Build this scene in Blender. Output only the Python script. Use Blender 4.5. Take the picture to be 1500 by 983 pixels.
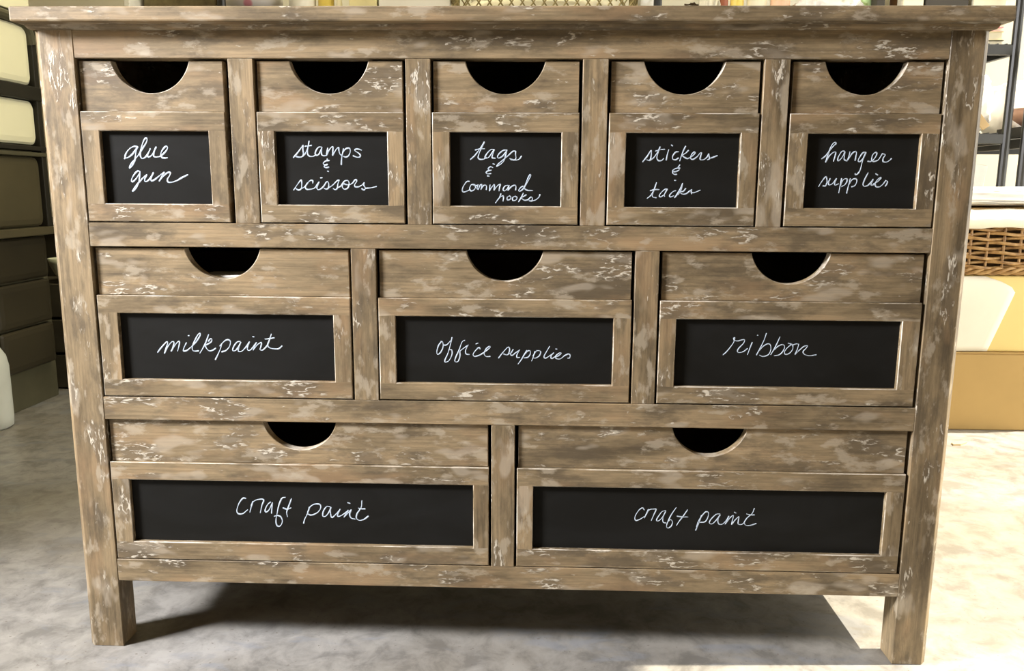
import bpy, bmesh, math, random
from mathutils import Vector, Matrix, noise as mnoise

for o in list(bpy.data.objects): bpy.data.objects.remove(o)
S = bpy.context.scene
COL = S.collection
random.seed(7)

# ------------------------------------------------------------------ camera, world, sun, lamps, exposure
cam_d = bpy.data.cameras.new('camera'); cam = bpy.data.objects.new('camera', cam_d); COL.objects.link(cam)
RX, UP, FW = (0.99946239, 0.03225051, 0.00590176), (-0.01152129, 0.17695444, 0.98415161), (-0.03069504, 0.98369052, -0.17723088)
cam.matrix_world = Matrix(((RX[0], UP[0], -FW[0], 0.0461973), (RX[1], UP[1], -FW[1], -1.0793508), (RX[2], UP[2], -FW[2], 0.6617237), (0, 0, 0, 1)))
cam_d.sensor_fit = 'HORIZONTAL'; cam_d.sensor_width = 36.0; cam_d.lens = 36.0 * 1201.882 / 1500
cam_d.clip_start = 0.02
S.camera = cam
S.view_settings.view_transform = 'Standard'; S.view_settings.look = 'None'
S.view_settings.exposure = 0.0; S.view_settings.gamma = 1.0; S.view_settings.use_curve_mapping = False

W = bpy.data.worlds.new('sky'); S.world = W; W.use_nodes = True
W.node_tree.nodes['Background'].inputs[0].default_value = (1.0, 0.965, 0.86, 1)
W.node_tree.nodes['Background'].inputs[1].default_value = 4.0

sd = bpy.data.lights.new('sun', 'SUN'); sd.energy = 15.0; sd.angle = math.radians(0.6); sd.color = (1.0, 0.91, 0.74)
sun = bpy.data.objects.new('sun', sd); COL.objects.link(sun)
sun.rotation_euler = Vector((-0.65, -0.03, -1.0)).to_track_quat('-Z', 'Y').to_euler()

wd = bpy.data.lights.new('window_daylight', 'AREA'); wd.shape = 'RECTANGLE'; wd.size = 0.4; wd.size_y = 0.4
wd.energy = 182.0; wd.color = (0.985, 0.972, 1.0)
wl = bpy.data.objects.new('window_daylight', wd); COL.objects.link(wl)
wl.location = (-2.08, -0.80, 1.56)
wl.rotation_euler = Vector((1.0, 0.5, -0.7)).to_track_quat('-Z', 'Y').to_euler()

# ------------------------------------------------------------------ node helpers
class NT:
    def __init__(s, name):
        s.m = bpy.data.materials.new(name); s.m.use_nodes = True; s.t = s.m.node_tree
        s.b = s.t.nodes['Principled BSDF']; s.pos = None
    def n(s, typ, **kw):
        nd = s.t.nodes.new(typ)
        for k, v in kw.items(): setattr(nd, k, v)
        return nd
    def put(s, sock, v):
        if hasattr(v, 'is_output') or isinstance(v, bpy.types.NodeSocket): s.t.links.new(v, sock)
        elif v is not None: sock.default_value = v
    def base(s, rnd=True):
        if s.pos is None:
            tc = s.n('ShaderNodeTexCoord'); g = s.n('ShaderNodeNewGeometry')
            if rnd:
                oi = s.n('ShaderNodeObjectInfo'); a = s.n('ShaderNodeVectorMath', operation='MULTIPLY_ADD')
                c = s.n('ShaderNodeCombineXYZ')
                for i in range(3): s.t.links.new(oi.outputs['Random'], c.inputs[i])
                s.t.links.new(c.outputs[0], a.inputs[0]); a.inputs[1].default_value = (13.0, 7.0, 17.0)
                s.t.links.new(g.outputs['Position'], a.inputs[2]); s.pos = a.outputs[0]
            else: s.pos = g.outputs['Position']
        return s.pos
    def noise(s, scale, detail=3, rough=0.55, dist=0.0, off=0.0, rnd=True):
        mp = s.n('ShaderNodeMapping'); mp.inputs['Scale'].default_value = scale; mp.inputs['Location'].default_value = (off, off * .7, off * 1.3)
        s.t.links.new(s.base(rnd), mp.inputs['Vector'])
        t = s.n('ShaderNodeTexNoise'); t.inputs['Scale'].default_value = 1.0
        t.inputs['Detail'].default_value = detail; t.inputs['Roughness'].default_value = rough; t.inputs['Distortion'].default_value = dist
        s.t.links.new(mp.outputs[0], t.inputs['Vector']); return t.outputs['Fac']
    def ramp(s, fac, stops, interp='LINEAR'):
        r = s.n('ShaderNodeValToRGB'); cr = r.color_ramp; cr.interpolation = interp
        while len(cr.elements) < len(stops): cr.elements.new(0.5)
        for e, (p, c) in zip(cr.elements, stops):
            e.position = p; e.color = (c, c, c, 1) if isinstance(c, (int, float)) else (*c, 1)
        s.put(r.inputs[0], fac); return r.outputs[0]
    def mix(s, fac, a, b, mode='MIX'):
        m = s.n('ShaderNodeMix', data_type='RGBA', blend_type=mode)
        s.put(m.inputs[0], fac)
        s.put(m.inputs[6], a if not isinstance(a, tuple) else (*a, 1)); s.put(m.inputs[7], b if not isinstance(b, tuple) else (*b, 1))
        return m.outputs[2]
    def math(s, op, a, b=None, clamp=False):
        m = s.n('ShaderNodeMath', operation=op, use_clamp=clamp); s.put(m.inputs[0], a)
        if b is not None: s.put(m.inputs[1], b)
        return m.outputs[0]
    def out(s, col, rough=0.6, spec=0.4, bump=None, bstr=0.3, bdist=0.001):
        s.put(s.b.inputs['Base Color'], col if not isinstance(col, tuple) else (*col, 1)); s.put(s.b.inputs['Roughness'], rough)
        s.b.inputs['Specular IOR Level'].default_value = spec
        if bump is not None:
            b = s.n('ShaderNodeBump'); b.inputs['Strength'].default_value = bstr; b.inputs['Distance'].default_value = bdist
            s.put(b.inputs['Height'], bump); s.t.links.new(b.outputs[0], s.b.inputs['Normal'])
        return s.m

def wood(name, axis, edge=0.0):
    """weathered glazed timber with flaky cream paint; grain runs along axis"""
    k = NT(name)
    def sc(a, c):                                            # along, across
        v = [c, c, c]; v['xyz'.index(axis)] = a; return tuple(v)
    base = k.ramp(k.noise(sc(5, 26), 8, 0.68, 0.0), [(0.30, (0.090, 0.066, 0.037)), (0.42, (0.172, 0.128, 0.072)), (0.53, (0.255, 0.191, 0.109)), (0.64, (0.325, 0.236, 0.132)), (0.78, (0.365, 0.288, 0.176))])
    grain = k.ramp(k.noise(sc(9, 330), 4, 0.65, 0.0, 3.1), [(0.32, 0.70), (0.50, 1.0), (0.68, 1.16)])
    col = k.mix(1.0, base, grain, 'MULTIPLY')
    smear = k.ramp(k.noise(sc(8, 24), 6, 0.68, 0.0, 9.3), [(0.50, 0.0), (0.62, 0.68)])
    col = k.mix(smear, col, (0.088, 0.068, 0.043))
    warm = k.ramp(k.noise(sc(6, 20), 5, 0.6, 0.0, 21.0), [(0.52, 0.0), (0.68, 0.5)])
    col = k.mix(warm, col, (0.35, 0.225, 0.118))
    cream = k.ramp(k.noise(sc(22, 52), 5, 0.6, 0.0, 5.7), [(0.56, 0.0), (0.635, 0.55)])
    col = k.mix(cream, col, (0.43, 0.37, 0.275))
    soft = k.ramp(k.noise(sc(14, 36), 2, 0.5, 0.0, 83.0), [(0.60, 0.0), (0.67, 0.45)])
    col = k.mix(soft, col, (0.45, 0.39, 0.30))
    clump = k.ramp(k.noise(sc(11, 31), 4, 0.55, 0.0, 14.2), [(0.555, 0.0), (0.62, 1.0)])
    col = k.mix(k.math('MULTIPLY', clump, 0.5), col, (0.105, 0.082, 0.055))
    fl = k.noise(sc(26, 100), 4, 0.55, 0.3, 31.0)
    ridge = k.math('ABSOLUTE', k.math('SUBTRACT', fl, 0.5))
    line = k.ramp(ridge, [(0.012, 1.0), (0.038, 0.0)])
    brk = k.ramp(k.noise(sc(50, 100), 3, 0.6, 0.0, 71.0), [(0.48, 0.0), (0.56, 1.0)])
    line = k.math('MULTIPLY', line, brk)
    dots = k.ramp(k.noise(sc(45, 140), 4, 0.6, 0.2, 44.0), [(0.60, 0.0), (0.66, 1.0)])
    fleck = k.math('MULTIPLY', k.math('MAXIMUM', line, dots), clump, True)
    rare = k.math('MULTIPLY', k.ramp(k.noise(sc(34, 110), 4, 0.6, 0.2, 52.0), [(0.695, 0.0), (0.73, 1.0)]), 0.7)
    fleck = k.math('MAXIMUM', fleck, rare)
    col = k.mix(k.math('MULTIPLY', fleck, 0.92), col, (0.61, 0.555, 0.45))
    if edge:
        wear = k.ramp(k.noise((16, 16, 16), 5, 0.65, 0.0, 61.0), [(0.44, 0.0), (0.62, edge)])
        col = k.mix(wear, col, (0.74, 0.68, 0.575))
    h = k.math('ADD', k.math('MULTIPLY', fleck, 1.0), k.math('MULTIPLY', k.noise(sc(5, 210), 3, 0.6, 0.2, 3.1), 0.35))
    return k.out(col, k.ramp(fleck, [(0, 0.50), (1, 0.42)]), 0.35, h, 0.55, 0.0007)

def plain(name, col, rough=0.6, spec=0.4, var=0.12, scale=9.0, metal=0.0, bump=0.0):
    k = NT(name)
    nz = k.noise((scale,) * 3, 4, 0.6)
    lo = tuple(c * (1 - var) for c in col); hi = tuple(min(1, c * (1 + var)) for c in col)
    m = k.out(k.ramp(nz, [(0.3, lo), (0.7, hi)]), rough, spec, nz if bump else None, bump, 0.003)
    k.b.inputs['Metallic'].default_value = metal
    return m

WX, WZ, WY = wood('weathered_wood_across', 'x'), wood('weathered_wood_upright', 'z'), wood('weathered_wood_deep', 'y')
WE = wood('worn_wood_edge', 'x', 0.8)
WOODS = [WX, WZ, WY, WE]

def mat_floor():
    k = NT('concrete')
    big = k.noise((2.2, 2.2, 2.2), 6, 0.62, 0.5, 0.0, False)
    col = k.ramp(big, [(0.30, (0.180, 0.168, 0.146)), (0.50, (0.245, 0.234, 0.212)), (0.70, (0.30, 0.292, 0.276))])
    cloud = k.ramp(k.noise((20, 20, 20), 6, 0.68, 0.4, 4.0, False), [(0.38, 0.70), (0.50, 1.0), (0.62, 1.22)])
    col = k.mix(1.0, col, cloud, 'MULTIPLY')
    blue = k.ramp(k.noise((9, 22, 9), 4, 0.6, 0.4, 12.0, False), [(0.54, 0.0), (0.64, 0.5)])
    col = k.mix(blue, col, (0.21, 0.225, 0.25))
    tan = k.ramp(k.noise((1.6, 1.6, 1.6), 4, 0.6, 0.3, 2.2, False), [(0.48, 0.0), (0.62, 0.3)])
    col = k.mix(tan, col, (0.205, 0.165, 0.105))
    speck = k.ramp(k.noise((150, 150, 150), 2, 0.5, 0.0, 8.0, False), [(0.70, 0.0), (0.74, 0.7)])
    col = k.mix(speck, col, (0.14, 0.12, 0.10))
    return k.out(col, k.ramp(big, [(0.3, 0.42), (0.7, 0.30)]), 0.4, big, 0.10, 0.004)
FLOOR = mat_floor()
WALL = plain('cream_plaster', (0.78, 0.74, 0.60), 0.8, 0.2, 0.05, 3.0)
DULL = plain('brown_boarding', (0.26, 0.20, 0.12), 0.8, 0.2, 0.15, 3.0)
CEIL = plain('ceiling_board', (0.24, 0.19, 0.12), 0.8, 0.2, 0.05, 3.0)
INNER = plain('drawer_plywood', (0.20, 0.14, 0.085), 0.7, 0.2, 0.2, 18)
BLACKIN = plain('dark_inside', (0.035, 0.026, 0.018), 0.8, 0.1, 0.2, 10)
def mat_board():
    k = NT('chalkboard_paint')
    d = k.noise((6, 6, 14), 4, 0.6, 0.8)
    return k.out(k.ramp(d, [(0.35, (0.0095, 0.0092, 0.0078)), (0.75, (0.0145, 0.0145, 0.0138))]), 0.58, 0.10, k.noise((300, 300, 300), 2), 0.06, 0.0006)
BOARD = mat_board()
def mat_chalk():
    k = NT('chalk_marker')
    d = k.noise((260, 260, 260), 3, 0.6)
    return k.out(k.ramp(d, [(0.30, (0.36, 0.43, 0.52)), (0.6, (0.56, 0.645, 0.745))]), 0.7, 0.2)
CHALK = mat_chalk()

# ------------------------------------------------------------------ mesh helpers
def link(name, me, mats, parent=None, loc=(0, 0, 0), rot=(0, 0, 0), smooth=False):
    o = bpy.data.objects.new(name, me); COL.objects.link(o)
    for m in (mats if isinstance(mats, (list, tuple)) else [mats]): me.materials.append(m)
    o.location = loc; o.rotation_euler = rot
    if parent: o.parent = parent
    if smooth:
        for p in me.polygons: p.use_smooth = True
    return o
def obj(name, bm, mats, parent=None, loc=(0, 0, 0), rot=(0, 0, 0), smooth=False):
    bmesh.ops.recalc_face_normals(bm, faces=bm.faces[:])
    me = bpy.data.meshes.new(name); bm.to_mesh(me); bm.free()
    return link(name, me, mats, parent, loc, rot, smooth)
def tag(o, label=None, cat=None, group=None, kind=None):
    for k, v in (('label', label), ('category', cat), ('group', group), ('kind', kind)):
        if v: o[k] = v
    return o
def empty(name, label, cat, loc=(0, 0, 0), rotz=0, group=None):
    o = bpy.data.objects.new(name, None); COL.objects.link(o); o.location = loc; o.rotation_euler = (0, 0, rotz)
    o.empty_display_size = 0.05
    return tag(o, label, cat, group)
def join(bm, src):
    me = bpy.data.meshes.new('t'); src.to_mesh(me); src.free(); bm.from_mesh(me); bpy.data.meshes.remove(me)
def box(bm, x0, x1, y0, y1, z0, z1, mi=0, bev=0.0, bmi=None, seg=1):
    t = bmesh.new(); bmesh.ops.create_cube(t, size=1.0)
    for v in t.verts: v.co = Vector(((x0 + x1) / 2 + v.co.x * (x1 - x0), (y0 + y1) / 2 + v.co.y * (y1 - y0), (z0 + z1) / 2 + v.co.z * (z1 - z0)))
    for f in t.faces: f.material_index = mi
    if bev:
        r = bmesh.ops.bevel(t, geom=t.edges[:], offset=bev, segments=seg, profile=0.5, affect='EDGES')
        if bmi is not None:
            for f in r['faces']: f.material_index = bmi
    join(bm, t)
def tube(bm, pts, r, n=8, mi=0, closed=False, flat=None):
    """a round bar through pts; r a number or one per point; flat squashes it along a direction"""
    pts = [Vector(p) for p in pts]; N = len(pts); rings = []
    for i, p in enumerate(pts):
        a = pts[(i - 1) % N] if (closed or i > 0) else pts[0]; b = pts[(i + 1) % N] if (closed or i < N - 1) else pts[-1]
        d = (b - a).normalized() if (b - a).length > 1e-9 else Vector((0, 0, 1))
        ref = Vector((0, 0, 1)) if abs(d.z) < 0.9 else Vector((0, 1, 0))
        if flat: ref = Vector(flat[0])
        s = d.cross(ref).normalized(); u = s.cross(d).normalized()
        rr = r[i] if isinstance(r, (list, tuple)) else r
        ur = flat[1] if flat else rr
        rings.append([bm.verts.new(p + s * rr * math.cos(2 * math.pi * k / n) + u * ur * math.sin(2 * math.pi * k / n)) for k in range(n)])
    for i in range(N if closed else N - 1):
        A, B = rings[i], rings[(i + 1) % N]
        for k in range(n):
            f = bm.faces.new((A[k], A[(k + 1) % n], B[(k + 1) % n], B[k])); f.material_index = mi
    if not closed:
        for R in (rings[0][::-1], rings[-1]):
            f = bm.faces.new(R); f.material_index = mi
def lathe(bm, prof, n=28, c=(0, 0, 0), mi=0):
    rings = []
    for r, z in prof:
        rings.append([bm.verts.new((c[0] + r * math.cos(2 * math.pi * k / n), c[1] + r * math.sin(2 * math.pi * k / n), c[2] + z)) for k in range(n)])
    for A, B in zip(rings, rings[1:]):
        for k in range(n):
            f = bm.faces.new((A[k], A[(k + 1) % n], B[(k + 1) % n], B[k])); f.material_index = mi
    for R in (rings[0][::-1], rings[-1]):
        f = bm.faces.new(R); f.material_index = mi
def prism(bm, prof, y0, y1, mi=0, side=None):
    """profile in x,z pushed along y; side(i) gives the material of side face i"""
    A = [bm.verts.new((x, y0, z)) for x, z in prof]; B = [bm.verts.new((x, y1, z)) for x, z in prof]
    f = bm.faces.new(A); f.material_index = mi; f = bm.faces.new(B[::-1]); f.material_index = mi
    N = len(prof)
    for i in range(N):
        f = bm.faces.new((A[i], B[i], B[(i + 1) % N], A[(i + 1) % N])); f.material_index = side(i) if side else mi
def blob(bm, c, r, amp=0.2, freq=6.0, sub=4, seed=0.0, sharp=False, zmin=None):
    t = bmesh.new(); bmesh.ops.create_icosphere(t, subdivisions=sub, radius=1.0)
    for v in t.verts:
        d = v.co.copy(); q = d * freq * 0.35 + Vector((seed, seed * 1.7, -seed))
        nz = mnoise.noise(q) + 0.5 * mnoise.noise(q * 2.3)
        if sharp: nz = 0.6 - 1.6 * abs(nz)
        k = 1 + amp * nz
        e = Vector([math.copysign(abs(a) ** 0.62, a) for a in d])
        v.co = Vector((c[0] + e.x * r[0] * k, c[1] + e.y * r[1] * k, c[2] + e.z * r[2] * k))
        if zmin is not None: v.co.z = max(v.co.z, zmin)
    join(bm, t)
def smooth_line(p, per=5):
    if len(p) < 3: return [Vector(a) for a in p]
    p = [Vector(a) for a in p]; q = [p[0] * 2 - p[1]] + p + [p[-1] * 2 - p[-2]]; out = []
    for i in range(1, len(q) - 2):
        for j in range(per):
            t = j / per; a, b, c, d = q[i - 1], q[i], q[i + 1], q[i + 2]
            out.append(0.5 * ((2 * b) + (c - a) * t + (2 * a - 5 * b + 4 * c - d) * t * t + (3 * b - a - 3 * c + d) * t ** 3))
    out.append(p[-1]); return out

# ------------------------------------------------------------------ the room
def struct(name, boxes, m):
    bm = bmesh.new()
    for b in boxes: box(bm, *b)
    return tag(obj(name, bm, m), kind='structure')
struct('floor', [(-2.32, 3.4, -3.2, 2.4, -0.1, 0.0)], FLOOR)
struct('ceiling', [(-2.32, 1.95, -3.2, 2.4, 2.7, 2.8)], CEIL)
struct('wall_back', [(-2.32, 1.95, 2.25, 2.35, 0.0, 2.7)], WALL)
struct('wall_front', [(-2.32, 1.95, -3.2, -3.1, 0.0, 2.7)], DULL)
DY0, DY1 = -1.20, -0.40
struct('wall_left', [(-2.32, -2.02, -3.1, DY0, 0.0, 2.7), (-2.32, -2.02, DY1, 2.25, 0.0, 2.7), (-2.32, -2.02, DY0, DY1, 2.1, 2.7)], DULL)
struct('wall_right', [(1.85, 1.95, -3.1, -0.12, 0.0, 2.7)], DULL)
TRIM = plain('white_trim', (0.7, 0.68, 0.62), 0.5)
# unseen door leaf, added to keep the key daylight off the left floor
struct('light_blocking_leaf_1', [(-2.02, -1.60, DY1 - .02, DY1 + .015, 0.01, 2.09), (-1.98, -1.64, DY1 + .015, DY1 + .02, 0.15, 0.95), (-1.98, -1.64, DY1 + .015, DY1 + .02, 1.10, 1.95)], DULL)
struct('trim_1', [(-2.02, -2.0, DY0 - .07, DY0, 0, 2.17), (-2.02, -2.0, DY1 + .02, DY1 + .09, 0, 2.17), (-2.02, -2.0, DY0, DY1 + .02, 2.1, 2.17)], TRIM)

# ------------------------------------------------------------------ the dresser
DR = empty('dresser', 'weathered brown wooden dresser with ten chalkboard drawers standing on the concrete floor', 'dresser')
XO, XIL, XIR = 0.6, -0.5514, 0.5536
DEP = 0.43
TOPZ0, TOPZ1 = 0.8625, 0.8805
def wb(name, x0, x1, y0, y1, z0, z1, mi, bev=0.0007, parent=DR):
    bm = bmesh.new(); box(bm, x0, x1, y0, y1, z0, z1, mi, bev); return obj(name, bm, WOODS, parent)
def leg(x0, x1, y0, y1, outer):
    """an upright post, its outer front corner planed off"""
    bm = bmesh.new(); c = 0.008
    if outer < 0: prof = [(x0 + c, y0), (x1, y0), (x1, y1), (x0, y1), (x0, y0 + c)]
    elif outer > 0: prof = [(x0, y0), (x1 - c, y0), (x1, y0 + c), (x1, y1), (x0, y1)]
    A = [bm.verts.new((x, y, 0.0)) for x, y in prof]; B = [bm.verts.new((x, y, TOPZ0)) for x, y in prof]
    bm.faces.new(A[::-1]); bm.faces.new(B)
    for i in range(5): bm.faces.new((A[i], A[(i + 1) % 5], B[(i + 1) % 5], B[i]))
    r = bmesh.ops.bevel(bm, geom=bm.edges[:], offset=0.0007, segments=1, profile=0.5, affect='EDGES')
    for f in bm.faces: f.material_index = 1
    return obj('leg', bm, WOODS, DR)
leg(-XO - .003, XIL, 0.0, 0.040, -1); leg(XIR, XO + .003, 0.0, 0.040, 1)
leg(-XO - .003, XIL, DEP - .04, DEP, -1); leg(XIR, XO + .003, DEP - .04, DEP, 1)
RAILS = [(0.1026, 0.1357), (0.3425, 0.3747), (0.5816, 0.6131), (0.8221, TOPZ0)]
for z0, z1 in RAILS: wb('rail', XIL, XIR, 0.0005, 0.028, z0, z1, 0)
DIV = [(-0.3531, -0.3207, 2), (-0.1250, -0.0932, 2), (0.1002, 0.1323, 2), (0.3272, 0.3592, 2), (-0.2016, -0.1687, 1), (0.1741, 0.2053, 1), (-0.0150, 0.0172, 0)]
for x0, x1, r in DIV:
    wb('divider', x0, x1, 0.001, 0.028, RAILS[r][1], RAILS[r + 1][0], 1)
for x0, x1 in ((-0.592, -0.576), (0.576, 0.592)):
    wb('side_panel', x0, x1, 0.04, DEP - .04, 0.1026, TOPZ0, 2)
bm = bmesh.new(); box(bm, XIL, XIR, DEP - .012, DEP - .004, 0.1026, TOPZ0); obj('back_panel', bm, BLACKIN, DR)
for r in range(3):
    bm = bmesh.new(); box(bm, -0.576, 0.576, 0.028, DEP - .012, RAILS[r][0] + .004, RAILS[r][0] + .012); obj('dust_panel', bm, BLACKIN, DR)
bm = bmesh.new(); box(bm, -0.6165, 0.6165, -0.024, DEP + .01, TOPZ0, TOPZ1, 0, 0.0022, 0, 2); obj('tabletop', bm, WOODS, DR)
# cove moulding tucked under the top
bm = bmesh.new()
for k in range(1):
    P = [(0.0, 0.0), (0.006, 0.0), (0.005, -0.003), (0.003, -0.0055), (0.0, -0.0065)]     # out, down
    x = XO + .003
    rings = []
    for cx, cy, ox, oy in ((-x, DEP - .0, -1, 0), (-x, 0.0, -1, -1), (x, 0.0, 1, -1), (x, DEP - .0, 1, 0)):
        rings.append([bm.verts.new((cx + ox * p[0], cy + oy * p[0], TOPZ0 + p[1])) for p in P])
    for A, B in zip(rings, rings[1:]):
        for i in range(5): bm.faces.new((A[i], A[(i + 1) % 5], B[(i + 1) % 5], B[i]))
    bm.faces.new(rings[0]); bm.faces.new(rings[-1][::-1])
obj('molding', bm, WOODS, DR)

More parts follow.
